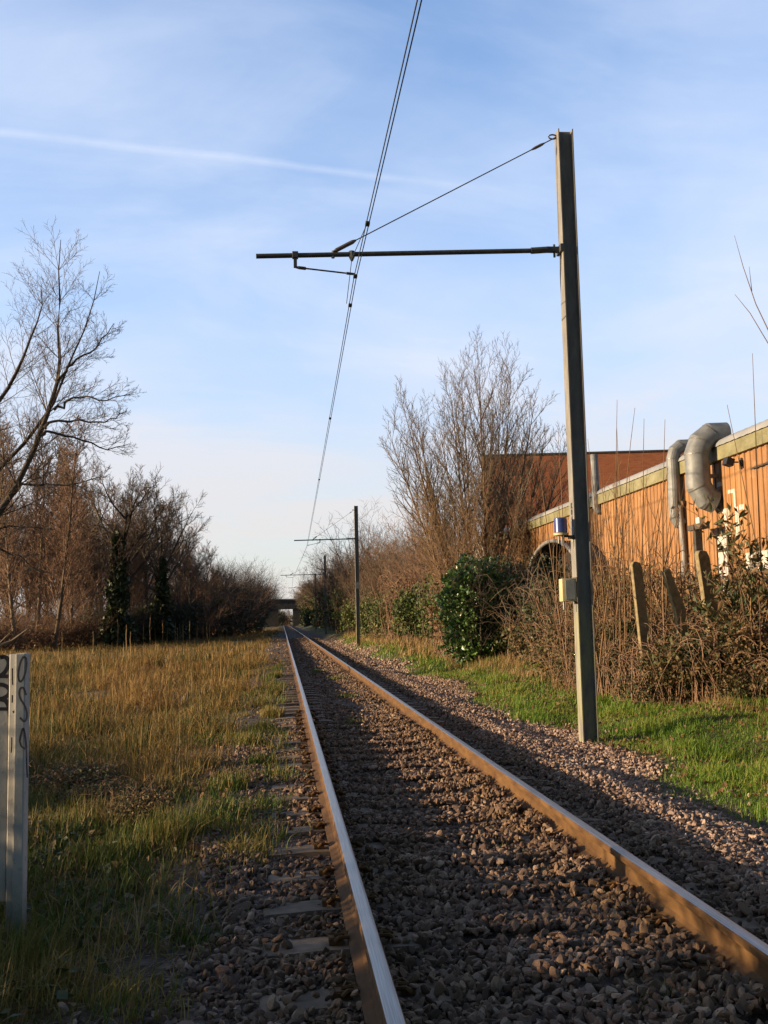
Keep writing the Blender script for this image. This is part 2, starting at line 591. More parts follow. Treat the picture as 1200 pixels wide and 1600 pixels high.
c = t.mix(t.math('MULTIPLY', t.smooth(t.math('ADD', z, t.math('MULTIPLY', n2, 0.25)), 0.62, 0.25), 0.8), c, (0.10, 0.105, 0.06))
t.bump(n2, 0.3, 0.004)
M['concrete_white'] = t.done(c, 0.85)
M['concrete_post'] = simple('weathered concrete', (0.15, 0.12, 0.065), (0.30, 0.24, 0.135), 14, 0.9, 0, 0.4)
M['timber'] = simple('grey timber', (0.04, 0.034, 0.028), (0.095, 0.08, 0.064), 12, 0.85, 0, 0.2)
M['dark'] = simple('black sheeting and void', (0.012, 0.013, 0.018), (0.03, 0.03, 0.036), 3, 0.7)
M['rim'] = simple('pale rim', (0.16, 0.16, 0.165), (0.27, 0.26, 0.25), 5, 0.5)
M['bridge'] = simple('dark bridge girder', (0.03, 0.03, 0.032), (0.075, 0.07, 0.066), 1.5, 0.8)
M['abut'] = simple('sooty brick abutment', (0.045, 0.038, 0.034), (0.10, 0.085, 0.072), 2.5, 0.9)
M['parapet'] = simple('pale parapet', (0.28, 0.27, 0.26), (0.40, 0.38, 0.36), 2.5, 0.8)
M['shed'] = simple('pale shed sheet', (0.42, 0.40, 0.37), (0.58, 0.56, 0.52), 2.5, 0.7)
M['litter'] = simple('pale litter', (0.42, 0.47, 0.52), (0.6, 0.64, 0.68), 2.5, 0.5)

# orange cladding
t = NT('orange cladding')
p = t.pos()
px, py, pz = t.xyz(p)
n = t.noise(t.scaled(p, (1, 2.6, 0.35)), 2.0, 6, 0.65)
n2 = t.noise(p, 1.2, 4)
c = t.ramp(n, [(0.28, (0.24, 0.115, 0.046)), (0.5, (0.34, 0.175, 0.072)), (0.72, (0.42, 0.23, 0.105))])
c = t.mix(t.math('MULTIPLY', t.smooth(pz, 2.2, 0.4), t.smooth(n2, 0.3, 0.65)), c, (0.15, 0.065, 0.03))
c = t.mix(t.math('MULTIPLY', t.smooth(t.noise(t.scaled(p, (1, 5, 0.12)), 2.2, 4), 0.52, 0.70), 0.6), c, (0.15, 0.07, 0.035))
fl_ = t.math('FLOOR', t.math('MULTIPLY', py, 1/.94))
wn_ = t.node('ShaderNodeTexWhiteNoise', noise_dimensions='1D')
t.L.new(fl_, wn_.inputs['W'])
c = t.mix(t.math('MULTIPLY', wn_.outputs['Value'], 0.42), c, (0.22, 0.115, 0.055))
c = t.mix(t.math('MULTIPLY', t.smooth(t.noise(p, 3.2, 6, 0.7), 0.55, 0.72), 0.35), c, (0.50, 0.31, 0.17))
M['orange'] = t.done(c, 0.6)
t = NT('fascia paint')
p = t.pos()
n = t.noise(t.scaled(p, (1, 0.8, 1.5)), 2.5, 6, 0.65)
seam = t.node('ShaderNodeMath', operation='FRACT')
t.L.new(t.math('MULTIPLY', t.xyz(p)[1], 0.9), seam.inputs[0])
c = t.ramp(n, [(0.3, (0.14, 0.13, 0.065)), (0.55, (0.225, 0.212, 0.12)), (0.75, (0.30, 0.285, 0.18))])
c = t.mix(t.smooth(seam.outputs[0], 0.03, 0.0, 0, 0.7), c, (0.16, 0.12, 0.05))
M['fascia'] = t.done(c, 0.6)
M['roof'] = simple('fibre cement roof', (0.19, 0.195, 0.205), (0.31, 0.31, 0.305), 1.5, 0.7, 0, 0, (1, 0.5, 1))
# brick
t = NT('red brick')
p = t.pos()
px, py, pz = t.xyz(p)
cb = t.node('ShaderNodeCombineXYZ')
t.L.new(t.math('ADD', px, py), cb.inputs[0])
t.L.new(pz, cb.inputs[1])
bk = t.node('ShaderNodeTexBrick')
t.L.new(cb.outputs[0], bk.inputs['Vector'])
bk.inputs['Color1'].default_value = (0.46, 0.145, 0.060, 1)
bk.inputs['Color2'].default_value = (0.33, 0.098, 0.042, 1)
bk.inputs['Mortar'].default_value = (0.30, 0.20, 0.135, 1)
bk.inputs['Scale'].default_value = 1.0
bk.inputs['Brick Width'].default_value = 0.225
bk.inputs['Row Height'].default_value = 0.075
bk.inputs['Mortar Size'].default_value = 0.006
bk.inputs['Bias'].default_value = -0.1
n = t.noise(p, 0.5, 5, 0.6)
c = t.mix(t.smooth(n, 0.45, 0.75, 0, 0.55), bk.outputs['Color'], (0.16, 0.07, 0.045))
c = t.mix(t.smooth(t.noise(t.scaled(p, (1, 1, 6)), 0.8, 4), 0.5, 0.75, 0, 0.35), c, (0.34, 0.14, 0.06))
M['brick'] = t.done(c, 0.9)


# ------------------------------------------------------------------ ground shape
def sstep(a, b, v):
    q = np.clip((v-a)/(b-a), 0, 1)
    return q*q*(3-2*q)


def g(x, y):
    x = np.asarray(x, float)
    y = np.asarray(y, float)
    h = np.interp(x, [-400, -60, -8, -4.2, -2.5, -1.75, 1.75, 2.35, 3.2, 5.5, 8, 60, 400],
                  [-.6, -.5, -.44, -.37, -.31, -.195, -.195, -.29, -.25, 0.0, .12, .2, .2])
    left = sstep(-1.7, -3.0, x)
    h = h + left*(.05*np.sin(x*1.7+y*.9) + .045*np.sin(x*.7-y*1.31+1) + .05*np.sin(y*.37+x*.21))
    right = sstep(2.2, 3.4, x)
    h = h + right*(.045*np.sin(x*2.1+y*.8+.4) + .04*np.sin(y*1.37-x) + .025*np.sin(x*4.1-y*2.2))
    h = h + right*sstep(22, 48, y)*0.30*sstep(400, 200, y)
    return h


def gz(x, y):
    return float(g(x, y))


def axis_lines(segs):
    out = []
    for a, b, s in segs:
        out += list(np.arange(a, b, s))
    out.append(segs[-1][1])
    return np.array(out)


xs = axis_lines([(-3500, -600, 700), (-600, -100, 100), (-100, -20, 8), (-20, -8, 1), (-8, 8, .2), (8, 20, 1.5), (20, 100, 10), (100, 600, 100), (600, 3500, 700)])
ys = axis_lines([(-600, -40, 140), (-40, 0, 4), (0, 30, .25), (30, 80, 1), (80, 300, 8), (300, 900, 100), (900, 6000, 850)])
X, Y = np.meshgrid(xs, ys)
V = np.stack([X, Y, g(X, Y)], -1).reshape(-1, 3)
nx_, ny_ = len(xs), len(ys)
I = np.arange(nx_*ny_).reshape(ny_, nx_)
F = np.stack([I[:-1, :-1], I[:-1, 1:], I[1:, 1:], I[1:, :-1]], -1).reshape(-1, 4)
tag(mesh_np('ground', V, [F], M['ground'], smooth=True), kind='structure')

# ------------------------------------------------------------------ track
RAIL = [(-.070, -.159), (.070, -.159), (.070, -.150), (.028, -.135), (.009, -.120), (.008, -.060), (.014, -.046), (.034, -.038),
        (.0355, -.012), (.030, -.004), (.020, -.0008), (0, 0), (-.020, -.0008), (-.030, -.004), (-.0355, -.012), (-.034, -.038), (-.014, -.046), (-.008, -.060), (-.009, -.120), (-.028, -.135), (-.070, -.150)]
for cx, lab in ((-.753, 'left hand steel rail with a bright worn top and rusty sides, nearest the dry field'),
                (.753, 'right hand rail with its rusty orange inner side catching the sun')):
    o = MB().prism([(cx+a, b) for a, b in RAIL], 'y', -4, 330).build('rail', M['rail'])
    tag(o, lab, 'rail')

SL = 0.66
sl_prof = [(-1.26, -.215), (-1.20, -.180), (-.95, -.168), (-.50, -.168), (-.2, -.205), (.2, -.205), (.50, -.168), (.95, -.168), (1.20, -.180), (1.26, -.215)]


def sleeper_obj():
    root = empty('sleeper', (0, 0, 0), label='weathered concrete sleeper half buried in the ballast under the rails', cat='sleeper', group='concrete sleepers along the track')
    bm = bmesh.new()
    rows = []
    for yo, zo in ((-.14, -.2), (-.10, 0), (.10, 0), (.14, -.2)):
        rows.append([bm.verts.new((a, yo, b + (zo if zo else 0))) for a, b in sl_prof])
    for A, B in zip(rows, rows[1:]):
        for i in range(len(A)-1):
            bm.faces.new((A[i], A[i+1], B[i+1], B[i]))
    for k in (0, -1):
        bm.faces.new([r[k] for r in rows])
    me = bpy.data.meshes.new('sleeper_body')
    bmesh.ops.recalc_face_normals(bm, faces=bm.faces)
    bm.to_mesh(me)
    bm.free()
    me.materials.append(M['sleeper'])
    b = bpy.data.objects.new('sleeper_body', me)
    COL.objects.link(b)
    b.parent = root
    return root


def add_clips(root):
    for cx in (-.753, .753):
        for sx in (-1, 1):
            mb = MB()
            x0 = cx + sx*.085
            mb.tube([(x0+sx*.05, -.05, -.150), (x0+sx*.03, -.045, -.132), (x0-sx*.012, -.03, -.138), (x0+sx*.0, 0, -.128), (x0+sx*.045, .0, -.135), (x0+sx*.03, .05, -.132), (x0-sx*.012, .035, -.138)], .010, 6)
            mb.box(x0+sx*.015, x0+sx*.07, -.035, .035, -.168, -.140, .006)
            mb.build('rail_clip', M['rail'], root)


s_near = sleeper_obj()
add_clips(s_near)
s_far = sleeper_obj()
first = True
ff = True
k = 0
ysl = []
yy = 2.9
while yy < 85:
    if yy < 17:
        o = s_near if first else copy_tree(s_near)
        first = False
    else:
        o = s_far if ff else copy_tree(s_far)
        ff = False
    o.location = (0.02*math.sin(k*3.1), yy, -0.004*((k*7) % 3))
    ysl.append(yy)
    yy += SL
    k += 1
YSL = np.array(ysl)

# ------------------------------------------------------------------ ballast stones (stuff)
rng = np.random.default_rng(5)


def rot_mats(n, rng):
    q = rng.normal(size=(n, 4))
    q /= np.linalg.norm(q, axis=1)[:, None]
    w, x, y, z = q.T
    return np.stack([1-2*(y*y+z*z), 2*(x*y-z*w), 2*(x*z+y*w), 2*(x*y+z*w), 1-2*(x*x+z*z), 2*(y*z-x*w), 2*(x*z-y*w), 2*(y*z+x*w), 1-2*(x*x+y*y)], -1).reshape(n, 3, 3)


def stone_protos(sub, n, seed):
    r = np.random.default_rng(seed)
    out = []
    for i in range(n):
        bm = bmesh.new()
        bmesh.ops.create_icosphere(bm, subdivisions=sub, radius=1)
        v = np.array([tuple(a.co) for a in bm.verts])
        f = np.array([[a.index for a in b.verts] for b in bm.faces])
        bm.free()
        # cut by random planes for an angular crushed look
        for _ in range(9):
            nrm = r.normal(size=3)
            nrm /= np.linalg.norm(nrm)
            d = r.uniform(.42, .75)
            e = v @ nrm
            m = e > d
            v[m] -= np.outer(e[m]-d, nrm)
        v *= 1 + r.normal(size=(len(v), 1))*.05
        v *= np.array([1.35, r.uniform(.75, 1.05), r.uniform(.5, .8)])
        out.append((v, f))
    return out


def scatter(protos, P, S, rng, tilt=None):
    n = len(P)
    Rm = rot_mats(n, rng)
    which = rng.integers(0, len(protos), n)
    Vs, Fs, off = [], [], 0
    for k, (v, f) in enumerate(protos):
        m = which == k
        if not m.any(): continue
        W = np.einsum('nij,vj->nvi', Rm[m], v)*S[m][:, None, None] + P[m][:, None, :]
        nn = m.sum()
        ff_ = f[None] + (np.arange(nn)*len(v))[:, None, None] + off
        Vs.append(W.reshape(-1, 3))
        Fs.append(ff_.reshape(-1, f.shape[1]))
        off += nn*len(v)
    return np.concatenate(Vs), np.concatenate(Fs)


def bal_points(n, y0, y1, xl, xr, rng):
    x = rng.uniform(xl, xr, n)
    y = rng.uniform(y0, y1, n)
    edge_r = 2.35 + .28*np.sin(y*.55+1) + .16*np.sin(y*1.9) + .02*np.clip(y-6, 0, 20)
    edge_l = -1.62 - .2*np.sin(y*.7) - .15*np.sin(y*1.7+2) + .02*np.clip(y-8, 0, 20)
    pr = np.where(x > 0, sstep(.22, -.22, x-edge_r), sstep(.3, -.3, edge_l-x))
    pr = np.maximum(pr, .03)
    keep = rng.random(n) < pr
    # not inside rails
    keep &= np.abs(np.abs(x)-.753) > .055
    # keep sleeper tops partly clear
    ds = np.abs(y[:, None]-YSL[None]).min(1) if len(YSL) else 9
    ds = np.abs((y-2.9+SL/2) % SL - SL/2)
    ontop = (ds < .10) & (np.abs(x) < 1.22)
    clear = np.where(np.abs(x) > .45, np.where(y > 15, .985, np.where(x < -.85, .93, .82)), np.where(y > 15, .8, .45))
    keep &= ~(ontop & (rng.random(n) < clear))
    x, y, ontop, ds = x[keep], y[keep], ontop[keep], ds[keep]
    z = g(x, y) + np.where(ontop, .035, 0)
    # heaps between the rails and along the rail foot
    z = z - .028*sstep(13, 18, y)*(np.abs(x) < 1.3) - .018*((np.abs(x) > .8) & (np.abs(x) < 1.28))
    z = z + .02*np.sin(x*5+y*2.3)*np.sin(y*1.1) + np.where((np.abs(x) < .7), .012, 0) + .03*np.exp(-((x-1.35)/.35)**2) + .045*np.exp(-((x-.62)/.16)**2)*(ds > .13) + .02*np.exp(-((x+.92)/.12)**2)*(ds > .13)
    return x, y, z


P6, P1 = stone_protos(2, 14, 1), stone_protos(1, 12, 2)
Vs, Fs, off = [], [], 0
for (n, y0, y1, protos, s0, s1, lay) in ((58000, 2.6, 7.2, P6, .011, .032, 0), (62000, 7.2, 15, P1, .013, .034, 0), (48000, 15, 32, P1, .019, .038, 0), (26000, 32, 85, P1, .04, .075, 0)):
    x, y, z = bal_points(n, y0, y1, -2.6, 3.4, rng)
    S = (s0 + (s1-s0)*rng.random(len(x))**1.3)*np.where(rng.random(len(x)) < .05, 1.35, 1)
    Pp = np.stack([x, y, z + rng.uniform(-.012, .022, len(x))], 1)
    v, f = scatter(protos, Pp, S, rng)
    Vs.append(v)
    Fs.append(f+off)
    off += len(v)
tag(mesh_np('ballast_stones', np.concatenate(Vs), [np.concatenate(Fs)], M['stone']), 'pinkish crushed granite ballast heaped around the sleepers and rails', 'ballast', kind='stuff')


# ------------------------------------------------------------------ grass (stuff)
def blades(P, H, W, rng, lean=.35, curl=.5, wind=(.12, -.05)):
    n = len(P)
    az = rng.uniform(0, 2*np.pi, n)
    ld = rng.uniform(0, 2*np.pi, n)
    la = np.abs(rng.normal(0, lean, n))
    side = np.stack([np.cos(az), np.sin(az), np.zeros(n)], 1)*(W/2)[:, None]
    dirv = np.stack([np.cos(ld)*np.sin(la)+wind[0], np.sin(ld)*np.sin(la)+wind[1], np.cos(la)], 1)
    tip = P + dirv*H[:, None] + np.stack([np.cos(ld), np.sin(ld), -np.full(n, .4)], 1)*(H*curl*la)[:, None]
    mid = P + dirv*(H*.55)[:, None]
    V = np.stack([P-side, P+side, mid+side*.8, mid-side*.8, tip], 1)
    b = np.arange(n)*5
    return V.reshape(-1, 3), np.stack([b, b+1, b+2, b+3], 1), np.stack([b+3, b+2, b+4], 1)


def leaves(P, size, rng, aspect=1.5, droop=0.0, up=0.0):
    n = len(P)
    a = rng.normal(size=(n, 3)); a[:, 2] -= droop
    a /= np.linalg.norm(a, axis=1)[:, None]
    b = rng.normal(size=(n, 3)); b[:, 2] += up
    b -= (b*a).sum(1)[:, None]*a
    b /= np.linalg.norm(b, axis=1)[:, None]
    if up:
        c = np.cross(a, b)
        # b is the normal: use c as the width
        b, nrm = c, b
    else:
        nrm = np.cross(a, b)
    s = (size*rng.uniform(.6, 1.3, n))[:, None]
    l, w = a*s*aspect/2, b*s/2
    k = nrm*s*.12
    V = np.stack([P-l, P-l*.1+w+k, P+l, P-l*.1-w+k], 1).reshape(-1, 3)
    i = np.arange(n)*4
    return V, np.stack([i, i+1, i+2, i+3], 1)


def clump(n, x0, x1, y0, y1, rng, per=22, rad=.14, prob=None):
    nc = n//per
    cx, cy = rng.uniform(x0, x1, nc), rng.uniform(y0, y1, nc)
    if prob is not None:
        k = rng.random(nc) < prob(cx, cy)
        cx, cy = cx[k], cy[k]
    s = rng.uniform(.55, 1.35, len(cx))
    x = np.repeat(cx, per) + rng.normal(0, rad, len(cx)*per)
    y = np.repeat(cy, per) + rng.normal(0, rad, len(cx)*per)
    return x, y, np.repeat(s, per)


def grass_obj(name, parts, mat, label, cat='grass'):
    Vs, Q, T, off = [], [], [], 0
    for V, q, t3 in parts:
        Vs.append(V); Q.append(q+off); T.append(t3+off)
        off += len(V)
    return tag(mesh_np(name, np.concatenate(Vs), [np.concatenate(Q), np.concatenate(T)], mat), label, cat, kind='stuff')


def pts(x, y, dz=-.02):
    return np.stack([x, y, g(x, y)+dz], 1)


def lnoise(x, y):
    return .5 + .25*np.sin(x*.9+y*.35+1.1) + .18*np.sin(y*.8-x*.5) + .14*np.sin(x*2.3+y*1.7)


def left_edge(x, y):
    return sstep(-1.7, -2.6, x + .35*np.sin(y*.8) + .25*np.sin(y*2.1))


# the dry field on the left
parts = []
for n, x0, x1, y0, y1, h, w, per, rad in ((70000, -9, -1.4, 9, 20, .26, .008, 26, .16), (80000, -14, -1.3, 18, 42, .30, .014, 24, .25), (60000, -26, -1.3, 40, 95, .32, .03, 20, .4), (26000, -30, -2, 90, 190, .4, .06, 16, .7)):
    x, y, s = clump(n, x0, x1, y0, y1, rng, per, rad, lambda a, b: (left_edge(a, b)*.95+.05)*(.35+.65*sstep(.2, .5, lnoise(a, b)))*(.35+.65*sstep(8.5, 15, b)))
    pn_ = .5+.5*np.sin(x*1.1+y*.53)*np.sin(y*.41-x*.37+1)
    pn2_ = .5+.5*np.sin(x*3.1+y*1.7)*np.sin(y*2.3-x*1.9)
    hh_ = h*s*(.35+.65*pn_+.35*pn2_)
    parts.append(blades(pts(x, y), hh_*rng.uniform(.35, 1.35, len(x)), w*rng.uniform(.6, 1.3, len(x)), rng, .62, .7, (.05, -.02)))
for k in range(130):
    cy = rng.uniform(9, 46)
    cx = -1.9 - rng.random()*min(8, .28*cy)
    nn = rng.integers(90, 240)
    x = rng.normal(cx, .10+.004*cy, nn); y = rng.normal(cy, .12+.004*cy, nn)
    parts.append(blades(pts(x, y, 0), rng.uniform(.28, .62)*rng.uniform(.3, 1.2, nn), np.full(nn, .005+.0004*cy), rng, .5, .9, (.03, 0)))
x = rng.uniform(-13, -2, 900); y = rng.uniform(12, 60, 900)
k = x > -1.6-.27*y
x, y = x[k], y[k]
parts.append(blades(pts(x, y, 0), rng.uniform(.45, .85, len(x)), .006+.0005*y, rng, .12, .2, (.0, 0)))
grass_obj('dry_grass', parts, M['dry_grass'], 'golden dry winter grass covering the open field left of the track')
# near rough grass, greener, in the shade
parts = []
for n, x0, x1, y0, y1, h, w, per, rad in ((34000, -5.5, -1.45, 3.2, 9.5, .18, .006, 30, .10), (36000, -8, -1.3, 8, 20, .20, .010, 26, .16)):
    x, y, s = clump(n, x0, x1, y0, y1, rng, per, rad, lambda a, b: left_edge(a, b)*sstep(.30, .62, lnoise(a*1.3+2, b*1.2))*(1-.75*sstep(9, 15, b)))
    parts.append(blades(pts(x, y), h*s*rng.uniform(.4, 1.3, len(x)), np.full(len(x), w), rng, .45))
# small tufts on the left shoulder next to the rail
for cx, cy, hh, nn in ((-1.95, 7.3, .30, 500), (-1.75, 7.6, .26, 300), (-2.3, 6.9, .22, 300), (-1.62, 5.15, .10, 220), (-1.45, 5.0, .06, 100), (-1.6, 9.6, .18, 260), (-1.35, 11, .16, 220), (-1.5, 12.6, .2, 300), (-1.4, 14.4, .18, 300), (-1.3, 16.5, .2, 300), (-1.5, 18.5, .22, 300), (-1.3, 21, .24, 300), (-1.4, 24, .2, 260), (-1.35, 27.5, .22, 260), (-2.35, 5.0, .22, 360), (-2.15, 4.65, .16, 300), (-1.9, 4.45, .12, 200), (-2.6, 5.4, .2, 300), (-1.7, 4.25, .14, 200), (.35, 4.0, .1, 60), (-.15, 14.8, .1, 120), (.1, 20, .1, 140), (.2, 26, .12, 160), (-.1, 30, .12, 160), (.25, 6.6, .05, 50)):
    x = rng.normal(cx, .10, nn); y = rng.normal(cy, .12, nn)
    parts.append(blades(pts(x, y, 0), hh*rng.uniform(.4, 1.2, nn), np.full(nn, .006 if cy < 9 else .010), rng, .4))
for cx, cy, hh, nn in ((-2.9, 6.4, .25, 260), (-3.4, 7.6, .3, 300), (-2.6, 8.4, .28, 300), (-2.2, 9.8, .25, 260), (-3.2, 9.2, .3, 300), (-2.0, 6.2, .2, 260), (-2.35, 5.9, .16, 240), (-1.75, 5.7, .1, 160), (-2.05, 5.45, .12, 160), (-1.55, 6.6, .1, 120), (-2.7, 4.9, .26, 300), (-2.5, 4.5, .3, 300)):
    x = rng.normal(cx, .16, nn); y = rng.normal(cy, .18, nn)
    parts.append(blades(pts(x, y, 0), hh*rng.uniform(.3, 1.25, nn), np.full(nn, .0065), rng, .5))
for k in range(90):
    cy = 6.8 + 32*rng.random()**1.6
    cx = rng.uniform(-2.3, -1.12)
    nn = rng.integers(40, 170)
    x = rng.normal(cx, .09, nn); y = rng.normal(cy, .12+.004*cy, nn)
    x = np.minimum(x, -.9)
    parts.append(blades(pts(x, y, 0), rng.uniform(.05, .2)*rng.uniform(.3, 1.25, nn), np.full(nn, .0055+.0003*cy), rng, .6))
x = rng.uniform(-6, -1.45, 30000); y = rng.uniform(3.4, 14, 30000)
k = rng.random(30000) < left_edge(x, y)*.85+.08
x, y = x[k], y[k]
parts.append(blades(pts(x, y, 0), rng.uniform(.04, .13, len(x)), np.full(len(x), .006), rng, 1.0, .4))
grass_obj('rough_grass', parts, M['weed_grass'], 'rough green and straw coloured grass tufts beside the left rail')
x = rng.uniform(-6, -1.4, 26000); y = rng.uniform(3.4, 14, 26000)
k = rng.random(26000) < left_edge(x, y)*.8*sstep(.7, .35, lnoise(x*1.3+2, y*1.2))+.05
x, y = x[k], y[k]
grass_obj('dead_thatch', [blades(pts(x, y, .005), rng.uniform(.06, .26, len(x)), np.full(len(x), .006), rng, 1.15, .2)], M['straw'], 'pale dead grass stems lying between the green tufts left of the track')
x, y, s_ = clump(9000, -5.5, -1.55, 4, 11, rng, 30, .12, lambda a, b: left_edge(a, b)*.9)
P = np.stack([x, y, g(x, y) + rng.uniform(.0, .10, len(x))], 1)
v, f = leaves(P, np.full(len(P), .042), rng, 1.5, 0, .9)
tag(mesh_np('leafy_weeds', v, [f], M['weed_leaf']), 'low leafy weeds spread over the rough ground left of the track', 'weeds', kind='stuff')
n_ = 5200
x = rng.uniform(2.6, 6.6, n_); y = rng.uniform(6, 26, n_)
P = np.stack([x, y, g(x, y) + rng.uniform(.01, .07, n_)], 1)
v, f = leaves(P, np.full(n_, .04), rng, 1.3, 0, 1.2)
x = rng.uniform(-6, -1.6, 3000); y = rng.uniform(4, 16, 3000)
P = np.stack([x, y, g(x, y) + rng.uniform(.01, .08, 3000)], 1)
v2, f2 = leaves(P, np.full(3000, .04), rng, 1.3, 0, 1.2)
tag(mesh_np('fallen_leaves', np.concatenate([v, v2]), [np.concatenate([f, f2+len(v)])], M['brown_leaf']), 'brown fallen leaves scattered in the grass on both sides of the track', 'leaves', kind='stuff')
# short green verge on the right
def right_edge(x, y):
    e = 2.5 + .28*np.sin(y*.55+1) + .16*np.sin(y*1.9) + .02*np.clip(y-6, 0, 20)
    return sstep(-.1, .35, x-e)
parts = []
for n, x0, x1, y0, y1, h, w, per, rad in ((170000, 2.2, 6.9, 6, 17, .075, .007, 24, .12), (80000, 2.3, 6.6, 15, 30, .09, .012, 24, .18), (36000, 2.4, 6.5, 29, 75, .13, .026, 20, .3)):
    rut = lambda a, b: 1 - .82*np.exp(-((a-3.35-.15*np.sin(b*.6))/.22)**2)*sstep(13, 10, b)*sstep(.25, .6, lnoise(a+3, b*1.4))
    x, y, s = clump(n, x0, x1, y0, y1, rng, per, rad, lambda a, b: right_edge(a, b)*(.75+.25*sstep(.25, .5, lnoise(a*1.5, b)))*rut(a, b))
    parts.append(blades(pts(x, y, -.01), h*s*(.75+1.1*sstep(.45, .85, .5+.5*np.sin(x*2.7+y*1.3)*np.sin(y*1.9-x*1.1)))*rng.uniform(.4, 1.4, len(x)), np.full(len(x), w), rng, .6))
grass_obj('verge_grass', parts, M['verge_grass'], 'short bright green grass on the verge right of the track')
parts = []
for n, x0, x1, y0, y1, h, w, per, rad in ((6000, 4.6, 6.6, 10, 21, .22, .007, 60, .14), (6500, 3.9, 5.6, 19, 34, .28, .012, 60, .22), (7000, 3.6, 5.4, 33, 75, .42, .03, 40, .4)):
    x, y, s = clump(n, x0, x1, y0, y1, rng, per, rad)
    parts.append(blades(pts(x, y), h*s*rng.uniform(.4, 1.2, len(x)), np.full(len(x), w), rng, .35))
grass_obj('straw_grass', parts, M['straw'], 'tall pale straw grass along the foot of the bramble bank')


# ------------------------------------------------------------------ branching plants
def grow(out, rng, p, d, L, r, lv, S, az0=0.0):
    n = S['n'][lv]
    P = np.zeros((n, 3)); P[0] = p
    step = L/(n-1)
    d = d/np.linalg.norm(d)
    D = [d]
    for i in range(1, n):
        d = d + rng.normal(0, S['wob'][lv], 3) + np.array([0, 0, S['up'][lv]])/(n-1)
        d = d/np.linalg.norm(d)
        P[i] = P[i-1] + d*step
        D.append(d)
    rr = r*np.linspace(1, S['tip'][lv], n)
    out.setdefault((lv, n), []).append((P, rr))
    if lv+1 >= len(S['n']): return
    kids = S['kids'][lv]
    kids = int(kids*L/S['ref'][lv]) if S.get('ref') and S['ref'][lv] else kids
    az = rng.uniform(0, 6.28)
    for k in range(kids):
        t = S['t0'][lv] + (S.get('t1', [1]*9)[lv]-S['t0'][lv])*(k+rng.uniform(0, 1))/max(kids, 1)
        t = min(t, .995)
        i = min(int(t*(n-1)), n-2)
        fr = t*(n-1)-i
        q = P[i]*(1-fr)+P[i+1]*fr
        dd = D[i+1]
        az += 2.4 + rng.normal(0, .5)
        a = np.cross(dd, [0, 0, 1.0]) if abs(dd[2]) < .95 else np.cross(dd, [1.0, 0, 0])
        a /= np.linalg.norm(a)
        b = np.cross(dd, a)
        ang = R(S['ang'][lv])*rng.uniform(.7, 1.25)
        nd = dd*math.cos(ang) + (a*math.cos(az)+b*math.sin(az))*math.sin(ang)
        nl = L*S['len'][lv]*(1-S['taper'][lv]*t)*rng.uniform(.65, 1.2)
        nr = min(r*(1-t*(1-S['tip'][lv]))*.8, r*S['rr'][lv]*rng.uniform(.8, 1.2))
        nr = max(nr, S['rmin'])
        grow(out, rng, q, nd, nl, nr, lv+1, S)


def tubes(groups, sides):
    """groups: list of (n, [(P, r)..]) -> verts, quads"""
    Vs, Fs, off = [], [], 0
    for n, br in groups:
        P = np.stack([b[0] for b in br])            # B,n,3
        r = np.stack([b[1] for b in br])
        T = np.zeros_like(P)
        T[:, 1:-1] = P[:, 2:]-P[:, :-2]
        T[:, 0] = P[:, 1]-P[:, 0]
        T[:, -1] = P[:, -1]-P[:, -2]
        T /= np.linalg.norm(T, axis=2, keepdims=True)+1e-9
        ref = np.where((np.abs(T[:, :1, 2:3]) < .9), np.array([0, 0, 1.0]), np.array([1.0, 0, 0]))
        ref = np.broadcast_to(ref, T.shape)
        U = np.cross(T, ref)
        U /= np.linalg.norm(U, axis=2, keepdims=True)+1e-9
        W = np.cross(T, U)
        a = np.arange(sides)*2*np.pi/sides
        ring = P[:, :, None] + (U[:, :, None]*np.cos(a)[:, None] + W[:, :, None]*np.sin(a)[:, None])*r[:, :, None, None]
        B = len(br)
        idx = np.arange(B*n*sides).reshape(B, n, sides) + off
        A = idx[:, :-1]; C = idx[:, 1:]
        F = np.stack([A, np.roll(A, -1, 2), np.roll(C, -1, 2), C], -1).reshape(-1, 4)
        Vs.append(ring.reshape(-1, 3)); Fs.append(F); off += B*n*sides
    return np.concatenate(Vs), np.concatenate(Fs)


def tree_parts(out, split, root, mtrunk, mtwig, names=('trunk', 'crown'), sides=(8, 3)):
    A = [(k[1], v) for k, v in sorted(out.items()) if k[0] < split]
    B = [(k[1], v) for k, v in sorted(out.items()) if k[0] >= split]
    if A:
        v, f = tubes(A, sides[0]); mesh_np(names[0], v, [f], mtrunk, root, smooth=True)
    if B:
        v, f = tubes(B, sides[1]); mesh_np(names[1], v, [f], mtwig, root, smooth=True)


def lobes_points(n, lobes, rng, shell=.35):
    """points near the surface of a set of ellipsoids (cx,cy,cz,rx,ry,rz)"""
    L = np.array(lobes, float)
    wgt = (L[:, 3]*L[:, 5]+L[:, 4]*L[:, 5]); wgt /= wgt.sum()
    w = rng.choice(len(L), n, p=wgt)
    d = rng.normal(size=(n, 3)); d /= np.linalg.norm(d, axis=1)[:, None]
    lump = 1 + .12*np.sin(d[:, 0]*7+w)+.12*np.sin(d[:, 2]*9+w*2)+.1*np.sin(d[:, 1]*11)
    rad = (1 - shell*rng.random(n)**1.5)*lump
    return L[w, :3] + d*L[w, 3:]*rad[:, None]


